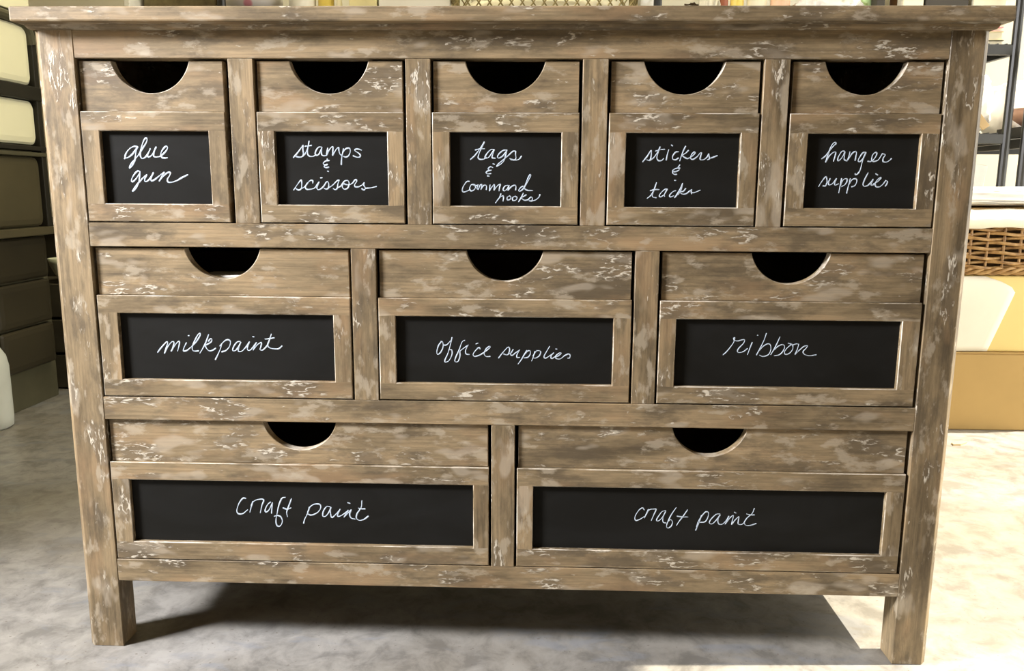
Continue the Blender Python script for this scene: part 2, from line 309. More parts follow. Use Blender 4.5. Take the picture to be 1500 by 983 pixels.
LETTERING = {
 'D1': [[(-43.9,81.6),(-43.1,83.4)],
  [(-25.2,96.6),(-29.9,97.5),(-35.5,95.0),(-40.5,89.9),(-43.0,84.6),(-42.0,82.5),(-38.2,83.7),(-32.8,87.7),(-27.2,94.9)],
  [(-25.7,96.2),(-27.6,92.2),(-29.0,86.0),(-30.4,79.7),(-33.9,73.4),(-37.9,69.4),(-37.8,71.2),(-34.6,76.1),(-29.6,81.5),(-24.0,87.8),(-18.9,94.9),(-13.7,102.0),(-12.0,106.5),(-13.1,108.0),(-15.7,106.4),(-18.9,100.2),(-21.7,92.2),(-22.5,86.0),(-21.2,82.4),(-18.4,82.3),(-15.0,84.7),(-11.4,89.6),(-8.7,94.5)],
  [(-8.7,94.5),(-11.1,89.6),(-12.9,85.6),(-11.4,84.1),(-7.5,86.1),(-3.9,91.4),(-0.7,96.8)],
  [(-0.7,96.8),(-3.4,91.4),(-4.9,86.1),(-3.0,84.1),(1.6,84.3),(6.4,86.6),(11.8,91.5),(14.4,95.9),(13.2,97.7),(10.3,96.4),(6.3,91.5),(4.5,86.6),(6.2,83.4),(9.8,82.7),(13.1,83.0)],
  [(-24.8,65.0),(-27.5,65.8),(-31.5,62.7),(-35.7,56.8),(-36.9,52.8),(-34.6,52.3),(-30.1,56.4),(-24.9,63.6)],
  [(-24.6,65.0),(-25.4,60.0),(-26.6,53.7),(-28.9,47.4),(-33.1,41.9),(-36.5,39.7),(-36.0,41.0),(-30.8,47.4),(-25.3,52.8),(-19.8,58.3),(-15.8,61.0)],
  [(-15.8,61.0),(-18.5,56.5),(-19.2,52.9),(-16.5,52.4),(-11.5,56.5),(-6.8,63.7)],
  [(-6.8,63.7),(-9.5,58.3),(-10.8,53.8),(-8.5,53.4),(-3.2,56.5),(2.7,61.1),(7.6,64.2)],
  [(7.6,64.2),(3.5,58.4),(0.3,53.0)],
  [(0.8,53.4),(6.3,59.3),(12.2,63.8),(15.9,63.8),(14.7,60.2),(11.6,55.7),(11.8,52.1),(16.0,51.3),(23.5,53.5),(31.2,57.6),(38.9,61.3)]],
 'D2': [[(-50.8,84.2),(-45.5,89.7),(-40.2,96.3),(-37.3,99.9),(-37.8,95.0),(-37.3,89.7),(-38.8,85.7),(-42.5,84.6),(-47.5,85.7)],
  [(-38.8,85.7),(-34.6,89.7),(-31.6,96.4),(-29.2,105.2)],
  [(-29.2,105.2),(-30.6,98.6),(-31.7,92.4),(-31.4,88.0),(-28.8,85.8),(-24.7,85.8),(-20.5,88.0)],
  [(-34.9,98.6),(-30.5,99.0),(-26.4,99.7)],
  [(-13.7,97.8),(-17.4,97.3),(-20.7,92.9),(-22.0,88.5),(-20.5,86.7),(-16.8,88.9),(-13.9,94.2),(-12.6,97.3)],
  [(-12.6,97.3),(-13.5,92.5),(-13.2,88.1),(-10.5,86.5),(-8.2,86.8)],
  [(-5.1,96.5),(-6.2,91.6),(-7.1,86.8)],
  [(-6.8,87.6),(-4.3,92.5),(-0.5,97.4),(1.8,97.8),(1.6,93.4),(0.9,87.2)],
  [(0.9,87.2),(3.8,91.7),(6.7,95.7),(9.3,97.0),(9.5,93.5),(10.6,89.0),(12.8,87.3)],
  [(15.6,95.7),(13.8,89.1),(12.6,82.0),(12.0,75.3)],
  [(13.7,88.2),(15.7,92.6),(19.4,96.0),(23.5,96.2),(24.3,92.2),(21.9,86.9),(18.2,85.1),(15.0,86.0)],
  [(38.9,94.0),(34.9,95.3),(30.8,94.9),(30.7,93.1),(34.7,90.5),(37.4,87.8),(36.4,85.2),(31.9,85.2),(27.8,86.9)],
  [(-6.3,82.8),(-6.3,81.4)],
  [(-3.8,80.6),(-8.4,79.9),(-11.7,77.2),(-10.0,75.2),(-6.3,75.5)],
  [(-6.3,75.5),(-10.0,73.9),(-10.5,72.3),(-7.8,71.4),(-4.6,72.1)],
  [(-6.5,67.0),(-5.2,66.6)],
  [(-52.1,42.4),(-47.2,49.1),(-42.3,55.0),(-41.0,53.2),(-41.2,47.8),(-42.3,43.8),(-45.6,42.4),(-49.2,44.2)],
  [(-42.3,43.8),(-37.1,46.9),(-33.3,51.4)],
  [(-26.4,51.5),(-26.3,54.2),(-29.0,55.0),(-33.3,51.4),(-36.3,46.0),(-34.5,43.4),(-29.9,43.4),(-24.3,45.2),(-20.5,49.7),(-18.1,52.9)],
  [(-18.1,52.9),(-20.6,47.9),(-21.1,44.3),(-18.4,43.0),(-13.3,46.2),(-8.4,52.9)],
  [(-16.1,58.2),(-13.9,58.5)],
  [(-8.4,52.9),(-6.6,53.4),(-5.3,49.8),(-6.0,45.3),(-8.8,43.7),(-11.5,44.8)],
  [(-6.0,45.3),(-0.3,48.9),(5.4,54.3),(8.6,55.3)],
  [(8.6,55.3),(6.6,49.9),(6.0,45.4),(3.2,43.1),(0.4,44.5)],
  [(6.0,45.4),(10.7,48.1),(15.4,54.0),(20.0,54.9),(21.7,50.9),(19.7,45.5),(15.1,43.8),(12.5,46.8),(14.0,50.8),(17.1,49.9),(21.7,49.5),(26.3,51.8)],
  [(26.3,51.8),(30.1,56.3),(31.9,54.5),(29.0,50.0),(29.4,47.3),(33.5,46.9),(38.2,49.2),(41.5,52.3)],
  [(41.5,52.3),(40.9,49.2),(42.7,45.6),(41.2,42.9),(38.1,44.7)],
  [(42.7,45.2),(49.1,45.6),(57.4,47.5)]],
 'D3': [[(-45.4,82.8),(-40.2,87.4),(-35.0,93.9),(-30.2,100.9),(-27.4,105.0)],
  [(-27.4,105.0),(-30.7,98.1),(-34.0,90.7),(-35.4,85.6),(-33.1,83.1),(-28.3,83.3),(-24.6,85.2)],
  [(-39.2,94.8),(-34.0,96.1),(-27.2,96.5)],
  [(-14.6,95.4),(-18.9,95.4),(-23.6,90.8),(-26.5,85.7),(-24.6,84.5),(-20.8,86.6),(-16.1,93.1),(-14.2,94.9)],
  [(-14.6,94.5),(-16.5,88.9),(-17.0,85.2),(-13.2,84.5)],
  [(1.9,95.0),(-2.8,94.5),(-8.0,90.4),(-10.4,86.2),(-8.0,84.8),(-3.3,87.6),(1.4,93.6)],
  [(1.9,94.6),(0.5,89.0),(-1.4,82.5),(-5.6,77.4),(-11.3,74.2)],
  [(-11.3,74.2),(-8.4,77.9),(-1.8,83.5),(3.8,88.1),(9.4,93.2),(13.2,93.7)],
  [(13.2,93.7),(13.2,89.5),(13.7,84.9),(11.4,82.4),(7.1,83.5),(5.7,84.4)],
  [(7.1,82.8),(13.3,82.2),(18.0,83.6),(20.8,87.3)],
  [(-16.2,77.4),(-14.1,76.9)],
  [(-16.5,72.7),(-19.3,73.7),(-22.2,71.3),(-20.8,69.3),(-18.4,69.3)],
  [(-18.9,69.0),(-23.1,68.1),(-25.0,66.2),(-23.1,64.6),(-18.9,65.0)],
  [(-23.6,62.0),(-21.2,61.7)],
  [(-46.9,54.9),(-50.3,54.4),(-54.1,49.7),(-56.2,44.1),(-54.6,41.1),(-50.3,42.2),(-45.5,44.6)],
  [(-41.7,51.2),(-44.6,50.2),(-46.5,46.0),(-45.1,42.7),(-41.2,43.7),(-38.8,47.9),(-40.3,50.7),(-42.2,50.2)],
  [(-39.8,48.8),(-35.5,50.3)],
  [(-35.5,50.3),(-36.9,46.1),(-35.0,44.7)],
  [(-35.0,44.7),(-33.1,49.4),(-30.7,50.8),(-31.2,47.0),(-31.7,44.7)],
  [(-31.7,44.7),(-29.8,48.0),(-26.9,50.3),(-24.5,48.9),(-24.7,44.4)],
  [(-19.8,50.4),(-20.7,42.9)],
  [(-20.7,42.9),(-16.9,48.5),(-14.1,50.9),(-14.5,43.8)],
  [(-14.5,43.8),(-10.7,49.0),(-6.5,51.4),(-7.4,47.2),(-8.1,42.9)],
  [(3.1,50.0),(-0.3,49.1),(-2.6,45.3),(-1.7,43.0),(1.7,44.4),(5.0,49.6)],
  [(5.0,50.0),(3.6,43.5)],
  [(3.6,43.5),(7.8,48.2),(12.6,50.3),(14.0,48.2),(13.5,44.0)],
  [(23.5,49.2),(20.2,47.3),(17.4,43.6),(19.7,42.8),(24.0,46.4),(29.1,54.9),(32.9,61.9),(31.9,63.7),(29.1,58.6),(25.4,49.2),(25.4,46.0),(29.2,43.8),(35.4,43.5)],
  [(-5.5,39.2),(-7.8,34.0),(-12.6,27.4)],
  [(-10.7,30.3),(-6.4,35.0),(-3.1,36.4),(-2.1,34.1),(-2.8,29.8)],
  [(5.5,36.5),(2.7,34.6),(3.1,31.3),(6.5,32.2),(7.4,35.1),(5.5,36.5)],
  [(12.6,36.0),(9.8,34.1),(10.3,30.6),(14.1,31.2),(15.5,34.7),(12.6,36.0)],
  [(23.6,39.9),(20.8,34.2),(17.5,29.0)],
  [(27.4,38.0),(24.5,36.1),(21.2,34.2),(25.1,31.0),(29.8,31.5)],
  [(29.8,31.5),(33.6,35.2),(35.5,33.4),(34.6,30.1),(31.3,30.5)],
  [(34.6,30.1),(39.8,31.5),(44.1,35.3),(45.4,38.6)]],
 'D4': [[(-49.7,80.9),(-44.1,87.9),(-39.5,95.4),(-38.9,91.9),(-39.2,86.6),(-40.8,82.7),(-44.4,83.5)],
  [(-40.8,82.7),(-36.1,85.8),(-31.8,91.9),(-28.1,99.8)],
  [(-28.1,99.8),(-30.5,91.9),(-31.6,85.8),(-29.3,82.7),(-25.7,82.7),(-23.1,84.9)],
  [(-33.7,94.5),(-27.6,96.3),(-22.2,96.7)],
  [(-16.9,96.3),(-18.4,90.2),(-19.5,83.2)],
  [(-13.6,102.3),(-12.1,101.2)],
  [(-4.4,93.8),(-7.9,93.3),(-11.3,88.5),(-11.1,84.6),(-7.5,83.7),(-4.0,85.9)],
  [(4.6,100.8),(1.8,94.7),(-0.6,87.7),(-2.1,82.4)],
  [(8.4,95.6),(5.4,92.5),(1.1,89.4),(3.9,86.8),(7.5,85.1)],
  [(7.5,85.1),(12.7,87.7),(17.0,92.1),(15.6,93.4),(12.6,90.4),(11.5,86.0),(14.7,84.3),(19.8,87.8),(23.2,92.2)],
  [(23.2,92.2),(25.4,92.6),(24.3,88.2),(24.0,84.3),(28.0,83.9),(32.3,87.0),(34.7,91.3)],
  [(34.7,91.3),(35.4,87.8),(35.9,85.2),(33.3,83.9)],
  [(35.9,85.7),(40.3,87.0),(45.5,89.2)],
  [(-1.9,77.2),(-4.0,74.1)],
  [(-1.7,73.2),(-6.2,72.8),(-10.5,70.5),(-10.0,68.4),(-5.1,69.3),(-2.5,71.0)],
  [(-8.7,69.2),(-10.9,67.5),(-8.5,65.3),(-5.4,65.3)],
  [(-8.0,57.6),(-6.4,57.6)],
  [(-42.3,34.5),(-37.9,38.1),(-34.1,44.4),(-30.9,54.6)],
  [(-30.9,54.6),(-32.9,47.9),(-35.3,40.8),(-35.2,36.4),(-30.6,35.3)],
  [(-38.6,44.3),(-32.8,45.7),(-27.4,45.7)],
  [(-16.7,46.2),(-20.3,45.8),(-24.6,41.8),(-26.7,37.8),(-24.4,36.6),(-20.0,40.0),(-16.7,45.8)],
  [(-17.1,45.4),(-20.0,40.0),(-19.9,37.2)],
  [(-5.9,44.5),(-9.4,43.2),(-13.3,38.7),(-12.3,36.5),(-8.3,37.9)],
  [(2.6,53.9),(-0.6,46.3),(-4.7,38.3),(-6.9,35.7)],
  [(2.7,53.4),(1.2,46.4),(-3.0,39.2)],
  [(7.0,47.3),(4.0,43.7),(-0.5,42.8),(3.2,40.2),(7.7,40.6),(12.9,44.7),(14.6,46.0)],
  [(14.6,46.0),(14.3,42.9),(14.8,40.7)],
  [(14.3,42.0),(19.2,42.5),(25.4,45.2)]],
 'D5': [[(-48.7,85.8),(-44.3,89.1),(-39.4,95.7),(-34.4,102.3),(-31.7,104.8),(-33.5,106.3),(-36.6,103.6),(-39.4,96.6),(-41.4,89.1),(-43.3,81.7)],
  [(-43.3,81.7),(-39.3,89.1),(-34.6,93.7),(-31.3,94.1),(-31.8,89.2),(-33.4,83.0)],
  [(-20.6,95.4),(-23.9,95.0),(-27.2,89.2),(-28.1,84.7),(-26.4,83.8),(-22.9,87.6),(-19.7,94.2)],
  [(-19.7,94.6),(-20.1,89.2),(-19.8,85.1),(-16.3,83.5)],
  [(-13.5,94.6),(-14.3,89.3),(-15.2,84.7)],
  [(-14.8,85.1),(-11.2,91.7),(-7.3,95.1),(-5.1,93.8),(-5.5,89.3),(-6.0,83.9)],
  [(6.5,94.3),(2.9,93.5),(-0.8,87.7),(-2.2,83.5),(0.4,82.7),(4.2,86.9),(7.0,93.5)],
  [(6.6,93.5),(4.2,86.9),(2.7,80.3),(1.3,72.0),(-1.7,67.0),(-4.5,66.1),(-4.7,67.8)],
  [(9.9,83.2),(13.7,82.8),(18.4,86.9),(20.8,92.7),(18.6,93.9),(15.5,91.0),(14.8,85.3),(17.5,82.8),(22.7,84.5),(26.4,90.3),(27.9,92.7)],
  [(27.9,92.7),(31.3,91.1),(29.2,87.0),(29.5,82.9),(33.7,82.1),(37.7,84.6),(39.6,86.6)],
  [(-49.9,50.9),(-46.2,57.6),(-42.0,63.0),(-40.2,61.0),(-39.8,56.0),(-41.2,51.8),(-44.5,51.8)],
  [(-40.5,54.3),(-37.0,58.5),(-36.0,61.0)],
  [(-36.0,61.0),(-37.7,56.0),(-36.6,53.1),(-32.6,54.7),(-28.0,61.0)],
  [(-28.0,61.0),(-29.7,56.0),(-29.1,52.7),(-25.0,54.4)],
  [(-21.3,61.1),(-22.4,53.6),(-23.7,43.1)],
  [(-22.3,52.7),(-19.5,59.4),(-15.4,61.1),(-14.0,58.6),(-16.5,53.6),(-20.5,51.1)],
  [(-10.4,61.1),(-11.9,52.8),(-13.6,42.7)],
  [(-11.5,53.6),(-7.8,59.9),(-2.9,60.7),(-1.8,57.4),(-3.9,52.4),(-7.9,50.7)],
  [(11.6,68.3),(8.4,61.2),(6.4,54.6),(7.9,51.6),(12.1,52.1)],
  [(12.1,52.1),(16.7,57.1),(18.5,60.4)],
  [(18.5,60.4),(16.8,55.4),(17.0,52.9),(21.1,53.8)],
  [(21.2,67.5),(23.9,65.9)],
  [(19.4,54.6),(24.2,57.2),(28.0,61.3),(27.9,62.6),(24.7,60.5),(21.8,55.5),(23.0,51.3),(27.2,50.9),(31.2,53.9),(34.9,58.9)],
  [(34.9,58.9),(37.1,57.6),(36.2,53.9),(34.7,51.8)]],
 'M1': [[(-97.4,60.4),(-90.5,68.7),(-83.8,75.2),(-82.6,73.3),(-85.0,66.9),(-88.0,59.2)],
  [(-88.0,59.2),(-83.0,68.2),(-76.8,75.2),(-73.7,74.6),(-75.4,68.3),(-78.4,62.2)],
  [(-78.4,62.2),(-73.4,69.6),(-68.6,75.3),(-66.1,75.4),(-67.1,69.7),(-69.5,62.7)],
  [(-56.7,74.2),(-60.4,67.2),(-61.3,62.8),(-56.8,63.4),(-50.9,68.0)],
  [(-53.6,84.0),(-52.3,84.2)],
  [(-50.9,68.0),(-43.5,75.0),(-37.3,83.9),(-37.0,87.7),(-40.3,85.1),(-46.0,75.0),(-49.0,67.3),(-47.4,62.9),(-40.5,63.0)],
  [(-25.2,85.9),(-29.6,75.2),(-34.6,66.3),(-38.8,60.1)],
  [(-25.8,76.5),(-23.7,79.7),(-21.2,79.7),(-22.1,75.9),(-28.6,72.0),(-31.8,71.4)],
  [(-31.1,71.4),(-28.9,66.3),(-25.3,63.2),(-20.2,64.5),(-16.6,67.1)],
  [(-7.8,73.5),(-10.0,66.6),(-14.3,57.6),(-17.9,51.2)],
  [(-10.5,70.3),(-5.8,75.5),(0.1,79.1),(4.3,76.8),(2.7,69.9),(-2.6,64.1),(-8.4,62.1)],
  [(17.5,77.0),(13.1,75.7),(8.3,69.3),(6.8,64.2),(10.6,64.3),(15.2,69.4),(18.7,75.8)],
  [(18.0,75.1),(15.2,68.1),(14.9,63.1),(19.9,63.8),(26.6,70.8),(30.6,76.5)],
  [(30.6,76.5),(27.8,70.2),(27.6,65.1),(31.3,65.2),(36.6,70.9),(40.0,75.4)],
  [(35.4,83.8),(37.0,83.5)],
  [(40.0,75.4),(37.2,69.7),(35.1,65.2)],
  [(35.7,65.9),(41.7,72.9),(46.9,75.5),(46.0,69.8),(44.5,66.0),(48.3,65.4),(54.2,71.1),(58.3,78.7),(61.2,87.6)],
  [(61.2,87.6),(57.7,78.7),(55.5,72.4),(57.8,68.7),(64.0,67.2),(70.3,67.5),(75.2,71.4)],
  [(52.4,80.6),(58.4,81.3),(64.9,82.4)]],
 'M2': [[(-85.1,80.2),(-89.2,74.7),(-91.6,66.4),(-90.7,62.2),(-86.6,65.0),(-83.1,72.7),(-83.7,79.6),(-86.0,80.2)],
  [(-83.1,75.4),(-78.4,75.5),(-72.9,81.1)],
  [(-70.8,85.9),(-72.9,76.9),(-76.4,64.5),(-80.6,54.7),(-79.9,51.7),(-75.1,54.1),(-71.0,62.5),(-71.6,68.7),(-75.7,68.6)],
  [(-53.9,82.0),(-57.3,79.9),(-61.4,68.8),(-66.3,57.7),(-67.0,52.8),(-62.9,52.9),(-60.1,60.5),(-60.1,66.7),(-56.7,70.2),(-50.5,74.5)],
  [(-49.2,75.8),(-52.6,68.2),(-51.7,63.4),(-47.6,62.6)],
  [(-38.6,77.4),(-35.9,78.5)],
  [(-32.9,70.5),(-34.3,72.6),(-39.0,68.4),(-42.4,62.8),(-39.7,60.1),(-32.9,62.2)],
  [(-32.9,62.2),(-24.8,67.9),(-19.4,72.8),(-20.7,74.1),(-24.8,70.6),(-27.5,64.4),(-24.8,60.3),(-19.4,60.3)],
  [(-7.8,58.4),(-3.1,64.7),(4.3,73.1),(7.0,71.7),(6.3,66.2),(3.7,62.7),(-1.1,64.0)],
  [(3.7,62.7),(9.7,66.2),(11.7,70.4)],
  [(11.7,70.4),(8.4,64.8),(10.4,62.1),(15.8,66.3),(20.5,69.8)],
  [(20.5,69.8),(17.2,63.6),(17.2,59.4),(20.6,59.5)],
  [(30.0,69.2),(26.7,63.0),(22.7,56.0),(18.6,50.4)],
  [(25.3,60.9),(30.7,67.9),(34.7,68.6),(34.8,63.8),(31.4,59.6),(26.7,58.9)],
  [(41.5,68.0),(39.5,61.8),(36.9,54.8)],
  [(38.8,61.8),(43.5,68.7),(48.9,68.1),(47.6,62.6),(42.9,59.1),(38.9,59.0)],
  [(60.9,75.1),(57.0,68.2),(53.7,61.3),(55.8,58.9),(61.8,62.7),(66.5,66.2)],
  [(66.5,66.2),(63.1,62.1),(63.9,58.6),(69.9,61.5)],
  [(69.1,71.8),(70.8,71.5)],
  [(66.6,60.0),(72.6,62.2),(76.6,65.7),(74.5,66.3),(69.9,62.8),(69.9,58.7),(75.4,58.1),(80.7,62.3),(86.0,65.1)],
  [(86.0,65.1),(88.7,63.8),(88.1,59.6),(85.5,59.3)]],
 'M3': [[(-82.7,66.5),(-78.1,71.1),(-72.7,78.6),(-69.2,85.0),(-69.9,89.0),(-68.5,90.0),(-68.3,86.5),(-64.4,85.6),(-58.7,87.1),(-55.3,87.2),(-56.5,82.7),(-62.0,76.2),(-64.1,71.7),(-61.6,69.8),(-55.9,71.3),(-50.8,75.4)],
  [(-45.0,83.8),(-47.5,76.4),(-50.4,67.2)],
  [(-38.9,93.8),(-38.1,93.6)],
  [(-27.0,96.4),(-29.8,86.5),(-34.8,74.6),(-38.4,66.8)],
  [(-34.8,73.1),(-30.3,78.6),(-24.7,82.1),(-20.8,80.7),(-19.9,73.8),(-22.8,67.3),(-29.4,64.9),(-34.4,66.6)],
  [(-8.9,91.7),(-11.4,84.7),(-15.6,74.8),(-19.5,67.6)],
  [(-15.5,73.8),(-10.1,79.3),(-4.4,81.4),(-1.8,78.4),(-3.8,72.0),(-8.4,67.4),(-14.6,66.1)],
  [(2.6,83.4),(8.0,82.0)],
  [(7.1,81.5),(2.1,77.5),(-1.4,72.0),(-0.2,68.2),(5.0,69.6),(9.0,75.1),(8.6,81.0),(5.1,82.5)],
  [(8.6,81.0),(13.7,82.6),(16.7,82.1)],
  [(16.7,82.1),(15.2,75.2),(12.8,68.2)],
  [(13.2,68.7),(18.1,74.2),(23.6,79.2),(28.3,80.3),(26.2,76.3),(23.1,72.3),(25.3,68.4),(32.1,66.7),(40.7,68.1)]],
 'B1': [[(-78.5,90.9),(-82.6,90.8),(-88.5,82.9),(-92.0,72.8),(-90.0,67.9),(-83.8,68.0),(-76.7,73.8)],
  [(-68.5,86.1),(-70.9,78.9),(-73.4,70.6)],
  [(-70.9,80.4),(-67.1,86.8),(-59.5,89.8),(-52.7,89.0),(-55.8,80.7),(-58.4,69.9)],
  [(-43.3,85.9),(-47.6,82.2),(-51.4,74.3),(-50.2,71.1),(-45.9,74.4),(-40.7,84.5)],
  [(-40.6,85.2),(-42.5,69.5)],
  [(-21.9,93.4),(-26.7,91.9),(-31.2,82.5),(-34.5,69.6),(-36.7,58.2),(-35.4,51.0),(-31.3,50.4),(-27.6,56.9),(-29.3,64.0),(-34.0,66.1),(-38.8,65.0)],
  [(-13.2,91.4),(-17.7,79.9),(-20.8,71.3),(-20.0,64.9)],
  [(-26.0,77.7),(-20.0,75.9),(-14.4,77.9)],
  [(12.2,79.8),(9.1,70.5),(4.7,61.8),(2.8,55.3)],
  [(9.1,71.9),(13.5,80.5),(19.8,84.2),(27.2,83.6),(27.7,78.0),(22.7,71.5),(14.4,67.7),(9.7,69.1)],
  [(41.4,80.4),(36.6,81.0),(31.6,73.8),(30.7,66.6),(34.8,66.7),(39.8,73.2),(42.7,79.7)],
  [(42.0,78.9),(41.7,71.1),(43.6,64.7),(49.2,69.8),(55.5,77.1)],
  [(55.5,77.1),(51.9,69.9),(52.4,66.3),(57.9,68.6),(64.9,73.7)],
  [(66.6,87.2),(69.6,86.3)],
  [(67.0,75.9),(63.4,70.1),(60.8,65.8)],
  [(62.0,67.2),(66.9,72.3),(71.1,76.7),(68.8,70.2),(70.7,64.5),(76.1,62.9)],
  [(86.7,90.4),(85.4,80.5),(79.7,71.8),(78.2,64.7),(82.2,61.2),(89.0,62.8),(95.2,67.6)],
  [(81.6,79.3),(86.0,78.4),(90.8,78.5)]],
 'B2': [[(-86.4,84.5),(-89.0,87.4),(-93.9,83.7),(-98.7,74.8),(-97.9,68.8),(-92.2,70.3),(-85.4,75.1)],
  [(-80.7,85.2),(-83.0,79.2),(-85.6,72.7)],
  [(-84.2,76.5),(-79.5,84.6),(-73.2,85.8),(-70.0,85.4),(-72.9,77.4),(-76.0,69.2)],
  [(-56.7,83.7),(-61.7,82.3),(-67.1,74.1),(-68.8,69.4),(-65.6,68.8),(-60.8,74.2),(-56.7,82.4)],
  [(-57.3,81.0),(-60.1,72.9),(-59.3,66.9),(-55.4,65.6)],
  [(-42.5,88.6),(-48.4,78.5),(-53.0,67.7),(-54.6,60.9),(-52.6,58.3),(-48.3,61.0),(-46.6,67.1),(-49.3,71.1),(-51.8,69.0)],
  [(-26.6,85.6),(-33.1,74.8),(-37.8,68.0),(-40.8,62.5)],
  [(-40.7,76.0),(-33.1,75.0),(-25.6,75.2)],
  [(-6.8,78.0),(-9.0,69.9),(-11.7,61.8),(-14.0,55.7)],
  [(-12.9,60.4),(-11.4,67.8),(-7.9,74.6),(-2.0,82.7),(2.4,82.2),(2.1,75.5),(-1.4,68.7),(-8.2,67.5)],
  [(18.2,80.5),(13.2,79.7),(7.2,73.5),(4.4,67.5),(8.2,65.5),(13.6,71.0),(18.9,79.1)],
  [(18.3,78.4),(16.1,71.7),(17.7,65.7),(22.7,65.8),(28.0,71.9),(30.9,77.4)],
  [(30.9,77.4),(28.7,70.6),(26.4,65.9)],
  [(27.0,66.6),(32.3,74.7),(37.1,78.8),(36.2,72.1),(35.3,65.4)],
  [(35.3,65.4),(41.1,73.5),(44.7,77.0),(44.4,71.6),(44.6,66.2),(50.3,66.3),(56.1,75.2)],
  [(38.1,83.5),(40.4,82.2)],
  [(65.3,89.4),(62.6,82.0),(56.1,75.2),(52.7,68.4),(55.4,64.4),(61.7,64.6),(69.0,67.4)],
  [(55.1,81.2),(60.2,79.9),(65.8,80.0)]],
}

# key: centre x, half width left, half width right (mm), bottom z, board left/right, cutout offset
ROW = {'D': (614.7, 141.4, 204.9, 23.4, 116.9), 'M': (376.4, 139.6, 203.0, 23.6, 115.3), 'B': (136.9, 144.2, 204.6, 26.0, 118.3)}   # z0, split, top, board bottom, board top
def ring_panel(bm, xs, zs, y0, y1, e):
    t = bmesh.new()
    F = {(i, j): t.verts.new((xs[i], y0, zs[j])) for i in range(4) for j in range(4)}
    K = {(i, j): t.verts.new((xs[i], y1, zs[j])) for i in range(4) for j in range(4)}
    for i in range(3):
        for j in range(3):
            if i == 1 and j == 1: continue
            for V in (F, K):
                f = t.faces.new((V[i, j], V[i + 1, j], V[i + 1, j + 1], V[i, j + 1])); f.material_index = 1 if j == 1 else 0
    outer = [(0, 0), (1, 0), (2, 0), (3, 0), (3, 1), (3, 2), (3, 3), (2, 3), (1, 3), (0, 3), (0, 2), (0, 1)]; inn = [(1, 1), (2, 1), (2, 2), (1, 2)]
    rim = []
    for L in (outer, inn):
        for a, b in zip(L, L[1:] + L[:1]):
            f = t.faces.new((F[a], F[b], K[b], K[a])); f.material_index = 0; rim.append((F[a], F[b]))
    bmesh.ops.recalc_face_normals(t, faces=t.faces[:])
    ed = [t.edges.get(p) for p in rim]
    r = bmesh.ops.bevel(t, geom=[x for x in ed if x], offset=e, segments=1, profile=0.5, affect='EDGES')
    for f in r['faces']: f.material_index = 3
    join(bm, t)
DRAWERS = [('D1', -455, -551.0, -359.3, -526.8, -383.2, -456.0, 'glue gun'), ('D2', -224, -319.4, -127.7, -296.5, -150.2, -224.1, 'stamps & scissors'),
           ('D3', 2.5, -92.3, 98.0, -69.2, 74.4, 1.8, 'tags & command hooks'), ('D4', 229.5, 134.2, 325.6, 156.9, 302.1, 228.4, 'stickers & tacks'),
           ('D5', 456.5, 362.2, 552.4, 386.9, 528.7, 454.6, 'hanger supplies'),
           ('M1', -376, -549.4, -203.6, -521.8, -228.1, -375.5, 'milkpaint'), ('M2', 2.3, -167.2, 172.0, -144.4, 147.5, 1.8, 'office supplies'),
           ('M3', 378.5, 207.6, 550.6, 230.4, 525.8, 376.5, 'ribbon'),
           ('B1', -284, -550.4, -17.6, -524.6, -40.3, -280.8, 'craft paint'), ('B2', 284.5, 19.9, 550.6, 42.9, 525.3, 282.6, 'craft paint')]
WRITE_W = {'D1': 1.25, 'D2': 1.05, 'D3': 0.95, 'D4': 0.95, 'D5': 0.95, 'M1': 1.05, 'M2': 0.9, 'M3': 0.8, 'B1': 1.1, 'B2': 0.85}
FY, PY, BY = 0.001, 0.0055, 0.0075       # front of framed panel, of upper board, of chalkboard
